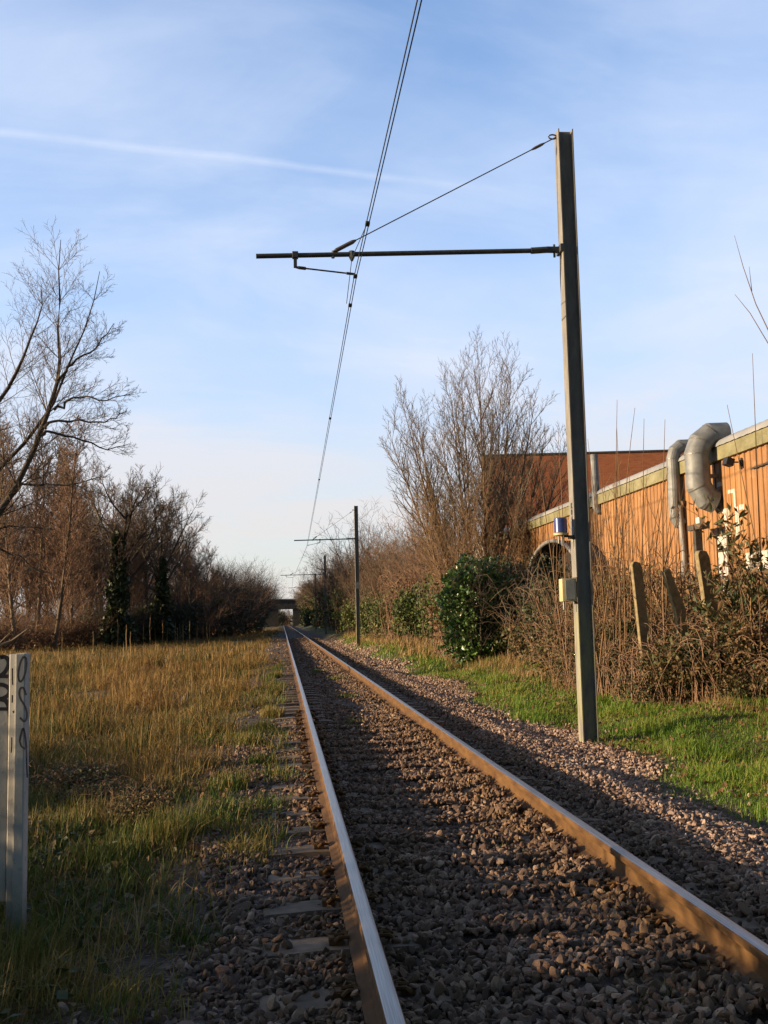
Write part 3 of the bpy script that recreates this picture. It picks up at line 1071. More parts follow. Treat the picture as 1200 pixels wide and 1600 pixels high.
# ---- species
S_TALL = dict(n=[10, 6, 5, 4], kids=[52, 9, 6], ang=[42, 38, 36], len=[.27, .48, .5], taper=[.72, .4, .3], tip=[.12, .3, .4, .5], rr=[.28, .45, .6], rmin=.015,
              up=[.05, .5, .25, .1], wob=[.03, .07, .10, .12], t0=[.10, .15, .2])
S_OAK = dict(n=[7, 7, 6, 5, 4], kids=[12, 9, 8, 6], ang=[48, 46, 42, 40], len=[.72, .55, .52, .55], taper=[.45, .4, .3, .3], tip=[.35, .2, .25, .3, .4], rr=[.42, .42, .5, .6], rmin=.013,
             up=[.05, .55, .5, .35, .2], wob=[.04, .07, .08, .09, .10], t0=[.35, .25, .2, .2])
S_STEM = dict(n=[9, 6, 5, 4], kids=[20, 6, 4], ang=[33, 38, 38], len=[.36, .42, .5], taper=[.6, .35, .3], tip=[.10, .25, .3, .4], rr=[.30, .5, .6], rmin=.006,
              up=[.12, .42, .25, .1], wob=[.03, .07, .10, .12], t0=[.32, .15, .2])
S_MULTI = dict(n=[9, 6, 5, 4], kids=[24, 7, 5], ang=[28, 32, 34], len=[.33, .42, .5], taper=[.55, .35, .3], tip=[.10, .25, .3, .4], rr=[.30, .5, .6], rmin=.007,
              up=[.30, .45, .3, .15], wob=[.02, .04, .05, .06], t0=[.28, .15, .2])
S_SHRUB = dict(n=[7, 5, 4], kids=[14, 7], ang=[38, 42], len=[.40, .42], taper=[.4, .3], tip=[.2, .3, .4], rr=[.45, .6], rmin=.005,
               up=[.1, .2, .1], wob=[.08, .12, .14], t0=[.15, .15])


def wx(px, Y):
    return CAMPOS.x + (px-441)/1600*Y


def tall_tree(seed, H, mt='bark_pale', mw='twig_red', label=''):
    r = np.random.default_rng(seed)
    root = empty('bare_tree')
    out = {}
    grow(out, r, np.zeros(3), np.array([r.normal(0, .04), r.normal(0, .04), 1.0]), H, H*.010, 0, S_TALL)
    tree_parts(out, 1, root, M[mt], M[mw])
    return root


def oak_tree(seed, H, mt='bark_grey', mw='twig_grey', ivy=None):
    r = np.random.default_rng(seed)
    root = empty('ivy_clad_tree' if ivy else 'broad_tree')
    out = {}
    grow(out, r, np.zeros(3), np.array([0.02, 0, 1.0]), H*.62, H*.017, 0, S_OAK)
    tree_parts(out, 2, root, M[mt], M[mw], sides=(7, 3))
    if ivy:
        n = 2600
        z = H*ivy*r.random(n)**1.5
        a = r.uniform(0, 6.28, n)
        rad = (.2+.75*r.random(n))*(1-.8*z/(H*ivy))*(.7+.6*np.sin(z*1.3+a)**2) + .22*np.sin(z*2.1+a*2)**2*(1-.7*z/(H*ivy))
        P = np.stack([rad*np.cos(a), rad*np.sin(a), z], 1)
        v, f = leaves(P, np.full(n, .26), r)
        mesh_np('ivy', v, [f], M['ivy_dark'], root)
    return root


def multi_shrub(name, seed, H, stems, spread, mt, mw, base=.25, rad=.02, S=S_SHRUB, leaf=None):
    r = np.random.default_rng(seed)
    root = empty(name)
    out = {}
    for k in range(stems):
        a = k*2.4 + r.normal(0, .25)
        sp = spread*math.sqrt((k+.3+.4*r.random())/stems)
        p = np.array([base*math.cos(a)*r.random(), base*math.sin(a)*r.random(), -.05])
        d = np.array([sp*math.cos(a), sp*math.sin(a), 1.0])
        grow(out, r, p, d, H*r.uniform(.78, 1.05)/math.sqrt(1+sp*sp*1.2), rad*r.uniform(.7, 1.2), 0, S)
    tree_parts(out, 1, root, M[mt], M[mw], names=('stems', 'twigs'), sides=(5, 3))
    if leaf:
        nl, size, mat, lobes = leaf
        P = lobes_points(nl, lobes, r, .6)
        P = P[P[:, 2] > .02]
        v, f = leaves(P, np.full(len(P), size), r)
        mesh_np('foliage', v, [f], M[mat], root)
    return root


def place(proto, used, x, y, s=1.0, rz=0.0, label=None, cat=None, group=None, z=None):
    o = copy_tree(proto) if id(proto) in used else proto
    used.add(id(proto))
    o.location = (x, y, (gz(x, y) if z is None else z) - .05)
    o.scale = (s, s, s) if not isinstance(s, tuple) else s
    o.rotation_euler = (0, 0, rz)
    if label: o['label'] = label
    if cat: o['category'] = cat
    if group: o['group'] = group
    elif 'group' in o: del o['group']
    return o


used = set()
# ---- wood on the left
TT = [tall_tree(11, 14), tall_tree(12, 14, 'bark_grey', 'twig_red'), tall_tree(13, 14, 'bark_pale', 'twig_red'), tall_tree(14, 14, 'bark_grey', 'twig_grey')]
GW = 'slender bare trees of the left hand wood'
LW = 'slender bare tree with reddish twigs standing in the left hand wood'
front = [(-25, 74, 14.2, 0), (15, 79, 15.2, 1), (42, 72, 13.0, 2), (72, 80, 14.6, 0), (98, 77, 14.4, 2), (126, 83, 13.2, 1), (150, 88, 12.6, 2), (166, 96, 12.0, 3), (212, 92, 11.0, 1), (236, 100, 12.4, 0), (290, 104, 9.5, 3),
         (-60, 90, 16, 1), (0, 95, 17.0, 2), (30, 102, 17, 0), (58, 96, 15.6, 1), (86, 104, 17.5, 3), (112, 100, 15.8, 0), (140, 110, 16.5, 2), (176, 112, 14, 1), (200, 118, 13, 0), (228, 122, 12.5, 2), (256, 116, 12.6, 1), (278, 126, 12.2, 0), (305, 124, 9.6, 1),
         (-90, 110, 18, 0), (20, 125, 18, 3), (70, 130, 18, 1), (120, 132, 18, 0), (160, 138, 16, 2), (-40, 128, 19, 2), (210, 140, 14, 1), (250, 145, 13, 3)]
for i, (px, Y_, H_, k_) in enumerate(front):
    place(TT[k_], used, wx(px, Y_), Y_, (H_/14*1.15, H_/14*1.15, H_/14*1.16), i*1.7, LW, 'tree', GW)
OK_ = [oak_tree(21, 14, ivy=.52), oak_tree(23, 14, ivy=.45)]
place(OK_[0], used, wx(192, 84), 84, 17.6/14, .4, 'taller of two ivy clad bare trees at the wood edge, with a spreading crown', 'tree')
place(OK_[1], used, wx(258, 94), 94, 16.9/14, 2.1, 'rounded bare tree with ivy on its lower trunk, right of the taller ivy clad tree', 'tree')
OB = oak_tree(25, 12, mw='twig_red')
OB2 = oak_tree(27, 12, 'bark_grey', 'twig_red')
for i, (px, Y_, H_, b) in enumerate(((232, 100, 11.5, 1), (300, 108, 10.5, 0), (318, 122, 10.2, 1), (150, 100, 12, 1), (90, 92, 11, 1), (30, 88, 11, 1), (335, 130, 8.6, 0), (170, 106, 13.5, 1), (205, 110, 13.5, 1), (135, 96, 12.5, 1), (225, 118, 14, 0), (280, 118, 12.5, 1), (60, 98, 13, 1))):
    place(OB2 if b else OB, used, wx(px, Y_), Y_, H_/12*1.15, i*2.2, 'bare bushy tree filling the middle of the left hand wood', 'tree', 'bushy trees among the left hand wood')
DS = [multi_shrub('dark_scrub', 31, 5.5, 26, .75, 'bark_grey', 'twig_dark', 1.2, .03, leaf=(1500, .22, 'ivy_dark', [(0, 0, 1.2, 2.1, 2.1, 1.6), (1, .5, 2.4, 1.3, 1.3, 1.2), (-1, 0, 2.2, 1.3, 1.3, 1.4)])),
      multi_shrub('dark_scrub', 32, 5.5, 26, .9, 'bark_grey', 'twig_red', 1.2, .03, leaf=(900, .2, 'brown_leaf', [(0, 0, 1.0, 2.3, 2.2, 1.3), (.8, 0, 2.0, 1.4, 1.4, 1.1)]))]
GS = 'dark scrub bushes along the edge of the left hand wood'
i = 0
for (px, Y_, H_, b) in ((-20, 70, 3.2, 1), (25, 72, 3.8, 1), (60, 76, 3.6, 1), (95, 80, 4, 1), (130, 82, 3.8, 1), (165, 86, 4.6, 0), (190, 90, 4.8, 0), (215, 94, 5.4, 0), (240, 97, 5.4, 0), (262, 99, 5.6, 0), (285, 103, 6, 0), (305, 108, 6.6, 1), (322, 113, 7, 0), (338, 119, 7.4, 1), (352, 124, 7.2, 0), (365, 130, 7.6, 0), (378, 137, 7.8, 1), (390, 145, 8, 0), (400, 154, 8.2, 0), (408, 165, 8.6, 0), (414, 178, 8.8, 0), (419, 194, 9.4, 0), (422, 212, 9.6, 0), (424, 232, 9, 0), (425, 250, 9, 0), (426, 270, 9, 0),
                         (10, 85, 5, 1), (50, 90, 5.5, 1), (90, 92, 5.5, 1), (130, 97, 5.6, 1), (170, 103, 6, 1), (215, 108, 6.4, 1), (255, 112, 7, 0), (290, 120, 7.5, 0), (320, 130, 8, 0), (350, 142, 8.4, 1), (375, 155, 8.8, 0), (392, 175, 9.4, 0), (404, 200, 10, 0), (410, 235, 11, 0)):
    if px > 330:
        px, H_ = px - (px-330)*.42, H_*1.22
    place(DS[b], used, wx(px, Y_), Y_, (H_/5.5*1.05, H_/5.5*1.05, H_/5.5), i*1.3, 'dense dark leafless bush at the foot of the left hand wood', 'bush', GS)
    i += 1

# ---- leaning tree at the left edge, near
def leaning_tree():
    r = np.random.default_rng(47)
    root = empty('leaning_tree', (-11.2, 28, gz(-11.2, 28)), label='tall bare tree leaning in from the left edge with long sweeping branches', cat='tree')
    S = dict(n=[12, 7, 5, 4], kids=[0, 8, 5], ang=[40, 36, 36], len=[.3, .42, .5], taper=[.4, .35, .3], tip=[.1, .2, .3, .4], rr=[.3, .42, .6], rmin=.0045,
             up=[0, .35, .2, .1], wob=[.02, .05, .06, .07], t0=[.2, .15, .2])
    out = {}

    def stem(ctrl, r0, r1, kids, kl, seed):
        c = np.array(ctrl, float)
        tt = np.linspace(0, len(c)-1, 14)
        P = np.stack([np.interp(tt, np.arange(len(c)), c[:, k]) for k in range(3)], 1)
        P[1:-1] = (P[:-2]+2*P[1:-1]+P[2:])/4
        P[1:] += r.normal(0, .03, (13, 3))
        out.setdefault((0, 14), []).append((P, np.linspace(r0, r1, 14)))
        az = r.uniform(0, 6)
        for q in range(kids):
            t_ = .28 + .70*(q+r.random())/kids
            i = min(int(t_*13), 12)
            d = P[i+1]-P[i]
            d /= np.linalg.norm(d)
            az += 2.4 + r.normal(0, .4)
            a = np.cross(d, [0, 1.0, 0]); a /= np.linalg.norm(a)
            b = np.cross(d, a)
            ang = R(48)*r.uniform(.7, 1.2)
            nd = d*math.cos(ang)+(a*math.cos(az)+b*math.sin(az))*math.sin(ang)
            grow(out, r, P[i], nd, kl*(1-.55*t_)*r.uniform(.7, 1.25), max(.009, (r0+(r1-r0)*t_)*.30), 1, S)
    stem([(0, 0, 0), (1.0, 0, 1.9), (1.69, 0, 3.47), (2.65, 0, 4.58), (3.07, -.1, 5.33), (3.78, 0, 7.0), (4.05, .1, 8.1), (4.16, .1, 9.0), (4.12, .1, 10.0), (4.07, .1, 11.2), (4.13, .1, 12.3)], .125, .008, 52, 2.5, 1)
    stem([(.2, .2, .6), (.6, .5, 3.0), (1.62, .7, 6.55), (2.59, .6, 8.16), (3.02, .4, 8.85), (3.49, .3, 9.9), (3.6, .3, 11)], .10, .010, 30, 2.2, 2)
    stem([(.2, .2, .4), (.6, .4, 3.2), (1.49, .6, 5.0), (2.62, .5, 6.13), (3.35, .4, 6.77), (3.99, .4, 7.86), (4.27, .3, 8.57), (4.94, .2, 10.1), (5.18, .3, 11.5)], .085, .008, 36, 1.7, 3)
    stem([(-.2, -.2, .3), (-.6, 0, 3.0), (.2, -.3, 6.0), (1.0, -.4, 8.8), (1.3, -.5, 11.0)], .11, .012, 30, 2.6, 4)
    # long side branches sweeping to the right, and low ones
    for q_, ctrl in enumerate(([(2.9, 0, 5.1), (3.2, 0, 5.45), (3.97, -.2, 5.41), (4.8, -.3, 5.46), (5.5, -.4, 5.6)], [(3.7, 0, 6.8), (3.9, 0, 6.95), (4.63, .3, 6.71), (5.3, .4, 6.5), (5.93, .5, 6.6)], [(3.8, 0, 7.0), (3.95, 0, 7.17), (4.79, .2, 7.24), (5.47, .3, 7.24), (5.9, .3, 7.5)], [(4.0, 0, 7.5), (4.3, 0, 7.7), (4.78, -.3, 7.86), (5.47, -.4, 7.65), (6.06, -.4, 7.85)],
                               [(1.7, 0, 3.5), (2.0, -.2, 4.23), (2.66, -.4, 4.26), (3.4, -.5, 4.33), (4.2, -.6, 4.15)], [(1.4, 0, 2.9), (2.0, .2, 3.98), (2.66, .3, 3.76), (3.24, .3, 3.45), (3.9, .3, 3.0)], [(4.1, 0, 8.3), (4.5, .1, 8.9), (5.1, .2, 9.3), (5.6, .2, 10.0)])):
        stem(ctrl, .045, .008, 16, 1.15 if q_ not in (0, 4, 5) else .7, 5)
    tree_parts(out, 1, root, M['bark_grey'], M['twig_grey'], sides=(8, 3))
    return root


leaning_tree()
# fallen pale branch at the left
b = empty('fallen_branch', (wx(-25, 52), 52, gz(-14, 52)), label='pale broken branch slanting up from the ground at the left edge', cat='branch')
MB().tube([(-.6, 0, 0), (.8, .1, .75), (1.9, .15, 1.15), (2.7, .1, 1.75)], [.10, .09, .07, .03], 7).tube([(1.2, .1, .9), (1.9, .0, 1.6)], [.04, .015], 5).build('branch_wood', M['bark_pale'], b)

# dead stalks at the wood edge
st = empty('dead_stalk')
MB().tube([(0, 0, -.1), (.02, 0, .6), (-.02, .02, 1.2), (.03, 0, 1.7)], [.035, .032, .03, .018], 5).tube([(0, 0, .9), (.12, .02, 1.25)], [.012, .006], 4).build('stem', M['straw'], st)
MB().tube([(.03, 0, 1.62), (.035, 0, 1.75), (.04, 0, 1.92)], [.02, .05, .015], 6).build('seed_head', M['brown_leaf'], st)
rr_ = random.Random(4)
for i, px in enumerate((110, 156, 192, 205, 211, 230, 248, 259, 266, 278, 281, 285, 310, 312, 320, 326, 330, 343, 346, 300, 290, 240)):
    Y_ = 62 + rr_.uniform(0, 22) + max(0, px-200)*.16
    place(st, used, wx(px, Y_), Y_, rr_.uniform(.7, 1.25), rr_.uniform(0, 6), 'pale dead weed stalk standing in the grass at the wood edge', 'stalk', 'dead stalks at the wood edge')

# ---- right hand side: multi-stemmed tree
mt = multi_shrub('multi_stemmed_tree', 58, 10.4, 19, .43, 'bark_red', 'twig_grey', .8, .09, S_MULTI)
mt.name = 'multi_stemmed_tree'
place(mt, used, 6.35, 38, 1.0, 2.3, 'tall bare many stemmed tree in front of the brick wall', 'tree')
for j, (xx, yy_, hh, n_) in enumerate(((5.0, 35.5, 6.0, 7), (7.2, 36.0, 5.2, 6))):
    q = multi_shrub('bare_saplings', 60+j, hh, n_, .28, 'bark_red', 'twig_tan', .5, .04, S_STEM)
    place(q, used, xx, yy_, 1.0, 0, ['clump of thin bare stems left of the many stemmed tree', 'clump of thin bare stems in front of the end of the orange building'][j], 'tree')

# ivy covered bush
r = np.random.default_rng(71)
ib = empty('ivy_bush', (4.35, 29, gz(4.35, 29)), label='glossy dark green ivy bush standing at the verge edge', cat='bush')
IVL = [(.75, .1, .9, .7, .7, .9), (.75, .1, 2.0, .65, .7, .7), (-.15, 0, .75, .72, .75, .8), (-.2, -.1, 1.75, .95, .9, .85), (.1, .1, 2.5, .75, .8, .65), (-.35, 0, 2.2, .6, .6, .6), (.45, .2, 1.6, .7, .8, .9), (.25, .1, .6, .7, .7, .6)]
P = lobes_points(21000, IVL, r, .34)
P = P[P[:, 2] > .03]
v, f = leaves(P, .075*r.uniform(.6, 1.35, len(P)), r, 1.25)
mesh_np('foliage', v, [f], M['ivy'], ib)
out = {}
for k in range(9):
    grow(out, r, np.array([r.normal(0, .2), r.normal(0, .2), -.05]), np.array([r.normal(0, .3), r.normal(0, .3), 1.0]), 2.7, .04, 0, S_SHRUB)
tree_parts(out, 1, ib, M['bark_grey'], M['twig_dark'], names=('stems', 'twigs'), sides=(5, 3))
ib2 = empty('ivy_bush', (5.75, 30.2, gz(5.75, 30)), label='second ivy bush, duller and mixed with twigs, right of the glossy one', cat='bush')
IVL2 = [(0, 0, 1.0, 1.0, .9, 1.1), (-.3, .1, 2.3, .8, .8, .75), (.7, 0, 2.0, .8, .8, .9), (1.2, .1, 2.4, .6, .6, .6)]
P = lobes_points(8000, IVL2, r, .4)
P = P[P[:, 2] > .03]
v, f = leaves(P, np.full(len(P), .085), r, 1.25)
mesh_np('foliage', v, [f], M['ivy_dark'], ib2)
out = {}
for k in range(16):
    grow(out, r, np.array([r.normal(0, .5), r.normal(0, .3), -.05]), np.array([r.normal(0, .4), r.normal(-.1, .3), 1.0]), 3.0, .03, 0, S_SHRUB)
tree_parts(out, 1, ib2, M['bark_red'], M['twig_tan'], names=('stems', 'twigs'), sides=(5, 3))


# ---- brambles
def bramble(seed, rx, ry, h, nl, ncane, leafmat, twig, lsize=.055, arch=.8, cr=.010):
    r = np.random.default_rng(seed)
    root = empty('bramble_bush')
    lob = [(r.uniform(-rx*.5, rx*.5), r.uniform(-ry*.5, ry*.5), r.uniform(.25, .62)*h, rx*r.uniform(.45, .75), ry*r.uniform(.45, .75), h*r.uniform(.28, .42)) for _ in range(6)]
    P = lobes_points(nl, lob, r, .7)
    P = P[P[:, 2] > 0.02]
    v, f = leaves(P, np.full(len(P), lsize), r, 1.4)
    mesh_np('foliage', v, [f], M[leafmat], root)
    br = []
    for k in range(ncane):
        a = r.uniform(0, 6.28)
        p0 = np.array([r.uniform(-rx, rx)*.7, r.uniform(-ry, ry)*.7, -.03])
        d = np.array([math.cos(a), math.sin(a), 0])*r.uniform(.15, arch)*h
        hh = h*r.uniform(.5, 1.0)
        t_ = np.linspace(0, 1, 8)[:, None]
        Pn = p0 + d*t_*1.3 + np.array([0, 0, 1])*hh*(1-(1-t_*1.25)**2)
        Pn += np.cumsum(r.normal(0, .045*h/1.5, (8, 3)), 0)
        br.append((Pn, np.linspace(cr, cr*.4, 8)*r.uniform(.7, 1.5)))
    v, f = tubes([(8, br)], 4)
    mesh_np('canes', v, [f], M[twig], root, smooth=True)
    return root


BR = [bramble(81, 1.1, 1.1, 1.4, 6000, 120, 'bramble', 'twig_tan', .06, .6, .008), bramble(82, 1.2, 1.1, 1.4, 5000, 200, 'bramble', 'twig_red', .05, .6, .008), bramble(83, 1.1, 1.2, 1.3, 6500, 110, 'bramble', 'twig_red', .06, .6, .008)]
BR.append(bramble(84, 1.3, 1.1, 1.7, 4200, 200, 'ivy_dark', 'twig_grey', .06, .5, .008))
GB = 'brambles on the bank in front of the orange building'
LBR = ['leafy bramble bush with brownish green leaves on the bank below the orange wall', 'withered bramble thicket of tan canes on the bank below the orange wall', 'dense green and brown bramble on the bank below the orange wall', 'dark green ivy and bramble tangle between the ivy bush and the nearest mast']
for i, (xx, yy_, s_, k_) in enumerate(((6.9, 14.6, 1.0, 0), (6.3, 16.3, 1.0, 2), (5.6, 18.2, .9, 0), (5.25, 19.6, .9, 1), (6.0, 20.2, 1.1, 1), (5.6, 22.0, 1.1, 1), (6.9, 18.2, 1.15, 2), (6.9, 20.9, 1.2, 0), (6.4, 23.2, 1.2, 0), (7.0, 24.0, 1.25, 2), (6.5, 25.6, 1.3, 2), (7.1, 27.2, 1.35, 1), (7.4, 16.0, 1.2, 0), (7.6, 14.0, 1.2, 2), (7.2, 29.5, 1.5, 0), (6.2, 14.8, .95, 1), (5.5, 15.2, 1.0, 2), (4.85, 15.4, .85, 1), (5.0, 17.4, .8, 2), (6.35, 28.6, 1.6, 3), (6.6, 26.6, 1.45, 3), (5.95, 27.6, 1.2, 0), (5.2, 15.0, .7, 0), (4.7, 20.2, .6, 0), (6.1, 13.4, .6, 0), (5.6, 14.3, .5, 2), (4.5, 18.2, .5, 1), (7.2, 17.2, 1.6, 0), (7.2, 19.4, 1.65, 1), (7.25, 22.2, 1.7, 0), (7.2, 25.0, 1.7, 2), (6.7, 16.2, 1.25, 1))):
    place(BR[k_], used, xx, yy_, s_, i*1.9, LBR[k_], 'bramble', GB + [' with brownish green leaves', ' of bare tan canes', ' with dense leaves', ', the dark tangle by the mast'][k_])

for i, (xx, yy_, sx_, sz_, k_) in enumerate(((-3.1, 10.4, .5, .34, 0), (-2.6, 9.4, .4, .30, 2), (-3.9, 9.0, .5, .36, 2), (-2.2, 8.3, .3, .25, 0), (-4.4, 11.4, .5, .3, 0))):
    place(BR[k_], used, xx, yy_, (sx_, sx_, sz_), i*2.1, ['low leafy bramble mound in the rough grass left of the track', 'low mound of withered tan stems in the grass left of the track', 'low dense green and brown scrub mound left of the track'][k_], 'bramble', 'low scrub mounds left of the track' + ['', ' with tan stems', ' with dense leaves', ' dark'][k_])

# ---- far hedge on the right
HG = [bramble(91, 1.6, 1.5, 2.6, 13000, 90, 'hedge_green', 'twig_grey', .10, .3), bramble(92, 1.6, 1.5, 2.6, 7000, 200, 'brown_leaf', 'twig_red', .08, .3),
      multi_shrub('hedge_shrub', 93, 4.2, 30, .6, 'bark_grey', 'twig_red', .9, .025)]
HG[0].name = 'hedge_bush'; HG[1].name = 'hedge_bush'
LH = ['greenish hedge bush in the row on the right of the track', 'red brown withered hedge bush in the row on the right of the track', 'leafless grey twiggy shrub in the hedge right of the track']
GH = ['green bushes of the right hand hedge', 'red brown bushes of the right hand hedge', 'leafless shrubs of the right hand hedge']
i = 0
for (xx, yy_, s_, k_) in ((5.0, 33, 1.0, 1), (6.0, 34, 1.2, 1), (5.3, 38, 1.1, 0), (6.8, 40, 1.2, 1), (5.2, 42.5, 1.15, 0), (6.4, 46, 1.4, 2), (5.0, 47, 1.1, 1), (5.8, 50, 1.3, 1), (4.9, 52, 1.05, 0), (7.2, 52, 1.6, 2), (5.8, 56, 1.4, 1), (4.7, 58, 1.05, 0), (6.4, 62, 1.6, 2), (5.0, 64, 1.3, 0), (6.2, 70, 1.6, 1), (4.8, 72, 1.3, 0), (5.6, 78, 1.7, 2), (4.8, 82, 1.5, 0), (5.6, 90, 1.9, 1), (4.7, 96, 1.7, 0), (5.6, 103, 2.1, 0), (4.8, 112, 2.0, 1), (5.6, 120, 2.4, 0), (5.0, 132, 2.4, 2), (6, 140, 2.7, 0), (5.0, 152, 2.8, 1), (5.0, 168, 3.0, 0), (5.0, 186, 3.0, 2), (5, 205, 3.2, 0), (5, 228, 3.2, 1), (5, 250, 3, 0), (8.0, 66, 1.9, 1), (8.0, 80, 2.2, 0), (8.0, 98, 2.6, 2), (8.4, 116, 2.8, 0)):
    if yy_ > 60:
        xx = max(xx, 2.4+1.95*s_)
    place(HG[k_], used, xx, yy_, s_, i*2.3, LH[k_], 'bush', GH[k_])
    i += 1
# rounder bare shrubs and trees behind the hedge
BT = multi_shrub('bare_thicket_tree', 95, 6.5, 18, .55, 'bark_grey', 'twig_grey', .8, .05, S_STEM)
i = 0
for (xx, yy_, H_) in ((4.9, 60, 5.6), (6.6, 57, 6.2), (7.4, 66, 6.8), (5.6, 78, 6.4), (6.5, 98, 8), (5.5, 118, 8.6)):
    place(BT, used, xx, yy_, H_/6.5, i*1.1, 'bare rounded thicket tree rising behind the hedge, right of the second mast', 'tree', 'thicket trees behind the right hand hedge')
    i += 1
FT = oak_tree(29, 12, 'bark_grey', 'twig_grey', ivy=.8)
FT.name = 'ivy_clad_tree'
for j, (px, Y_, H_) in enumerate(((494, 170, 9.2), (506, 150, 8.8), (508, 190, 10.5), (482, 215, 11), (488, 245, 11.5), (548, 120, 8.2), (474, 262, 11.5))):
    place(FT, used, wx(px, Y_), Y_, H_/12, j*1.3, 'far ivy clad tree beside the bridge, right of the track', 'tree', 'far ivy clad trees near the bridge')
for j, (px, Y_, H_) in enumerate(((405, 330, 16), (432, 360, 9), (474, 340, 13), (484, 340, 14), (390, 340, 16), (422, 420, 15))):
    place(OB, used, wx(px, Y_), Y_, H_/12, j*1.9, 'small far bare tree showing behind the bridge', 'tree', 'far bare trees behind the bridge')

# ---- whips (thin straight saplings) by the orange wall
WH = []
for sd, h_ in ((101, 4.6), (102, 4.2), (103, 3.4)):
    r = np.random.default_rng(sd)
    root = empty('bare_whip')
    out = {}
    S = dict(n=[9, 5, 4], kids=[6, 3], ang=[20, 30], len=[.42, .3], taper=[.75, .3], tip=[.18, .3, .4], rr=[.5, .6], rmin=.005, up=[.05, .5, .1], wob=[.018, .03, .1], t0=[.05, .2], t1=[.6, 1])
    grow(out, r, np.array([0, 0, -.05]), np.array([r.normal(0, .06), r.normal(0, .06), 1.0]), h_, .020, 0, S)
    tree_parts(out, 1, root, M['bark_red'], M['twig_tan'], names=('stem', 'side_shoots'), sides=(5, 3))
    WH.append(root)
i = 0
for (px, Y_, top, k_) in ((884, 21, 655, 2), (893, 19.5, 700, 1), (945, 17.5, 640, 0), (951, 17.2, 655, 1), (959, 17.6, 598, 0), (963, 18.2, 620, 1), (978, 17.3, 650, 2), (1003, 17.0, 630, 0), (1012, 18.0, 720, 1), (1049, 16.2, 645, 0), (1052, 16.6, 700, 2), (930, 18.5, 700, 2), (970, 19, 700, 1), (990, 19.5, 715, 2), (1025, 19, 760, 1), (1070, 17.4, 800, 2), (870, 23, 790, 2), (920, 20.5, 760, 1), (940, 21.5, 770, 2), (948, 16.6, 700, 1), (955, 18.6, 690, 0), (968, 16.8, 730, 2), (985, 18.2, 740, 0), (996, 17.4, 760, 1), (1018, 16.6, 790, 2), (1035, 17.2, 770, 0), (933, 17.0, 760, 1), (925, 19.0, 730, 2), (1060, 18.6, 760, 0), (905, 22, 740, 1)):
    xx = wx(px, Y_)
    hh = (963-top)/1600*Y_ + 1.307 - gz(xx, Y_)
    place(WH[k_], used, xx, Y_, (1, 1, hh/[4.6, 4.2, 3.4][k_]), i*2.1, 'thin bare whip of a sapling rising from the brambles before the orange wall', 'sapling', 'thin saplings in front of the orange wall')
    i += 1

# ---- long-leaved shrub at the right edge
r = np.random.default_rng(111)
bs = empty('long_leaved_shrub', (5.95, 14.8, gz(5.95, 14.8)), label='shrub with drooping long leaves arching in from the right edge before the white painted wall', cat='shrub')
br, LP, LD = [], [], []
for k in range(34):
    a = r.uniform(0, 6.28)
    hh = r.uniform(1.5, 3.3)
    out_ = r.uniform(.5, 1.25)
    t_ = np.linspace(0, 1, 9)[:, None]
    d = np.array([math.cos(a), math.sin(a), 0])
    Pn = np.array([r.normal(0, .12), r.normal(0, .12), 0]) + d*out_*t_**1.4 + np.array([0, 0, 1])*hh*(1.35*t_-.45*t_**2.2)
    Pn += np.cumsum(r.normal(0, .02, (9, 3)), 0)
    br.append((Pn, np.linspace(.014, .004, 9)))
    for q in range(46):
        u_ = r.uniform(.45, 1.0)
        i_ = min(int(u_*8), 7)
        LP.append(Pn[i_] + (Pn[i_+1]-Pn[i_])*(u_*8-i_) + r.normal(0, .07, 3))
for px_, pz_ in ((0, 0), (1, 0)):
    Pn = np.stack([np.linspace(.1, .15-.45*px_, 9), np.linspace(0, -.1, 9), np.linspace(.5, 5.2-.8*px_, 9)], 1)
    Pn[:, 0] += .25*np.linspace(1, 0, 9)*px_
    br.append((Pn, np.linspace(.016, .004, 9)))
v, f = tubes([(9, br)], 4)
mesh_np('stems', v, [f], M['twig_tan'], bs, smooth=True)
LP = np.array(LP)
v, f = leaves(LP, np.full(len(LP), .045), r, 3.6, .9)
mesh_np('foliage', v, [f], M['bud_leaf'], bs)

es = empty('tall_sapling', (6.75, 14.9, gz(6.75, 14.9)), label='tall thin sapling whose shoot tips lean in at the right edge, high against the sky', cat='sapling')
MB().tube([(0, 0, -.1), (.02, 0, 2), (-.02, .02, 4), (.02, 0, 6.2)], [.035, .03, .022, .012], 6).build('stem', M['bark_red'], es)
MB().tube([(-.02, .01, 4.9), (-.45, 0, 5.9), (-.62, 0, 6.5), (-.73, 0, 7.0)], [.010, .008, .006, .003], 5).tube([(0, 0, 4.6), (-.25, 0, 5.2), (-.55, 0, 5.75), (-.78, 0, 6.05)], [.010, .008, .006, .003], 5).tube([(-.5, 0, 6.1), (-.52, 0, 6.5)], [.006, .003], 5).build('side_shoots', M['twig_grey'], es)

# ---- hedge out of frame on the left that shades the foreground
r = np.random.default_rng(121)
HB = bramble(122, 1.5, 1.3, 2.4, 5200, 260, 'bramble', 'twig_grey', .10)
HB.name = 'shading_bush'
for i, (xx, yy_, s_) in enumerate(((-8.4, .4, 1.15), (-8.4, 1.9, 1.15), (-8.5, 2.8, 1.05), (-8.5, 5.2, .92), (-8.6, 8.0, .60), (-8.8, 9.0, .66), (-8.7, 10.2, .70), (-9.0, 11.8, .66), (-9.4, 13.2, .6))):
    place(HB, used, xx, yy_, s_, i*1.7, 'broad bramble bush left of the picture that shades the foreground', 'bush', 'bushes left of the picture')


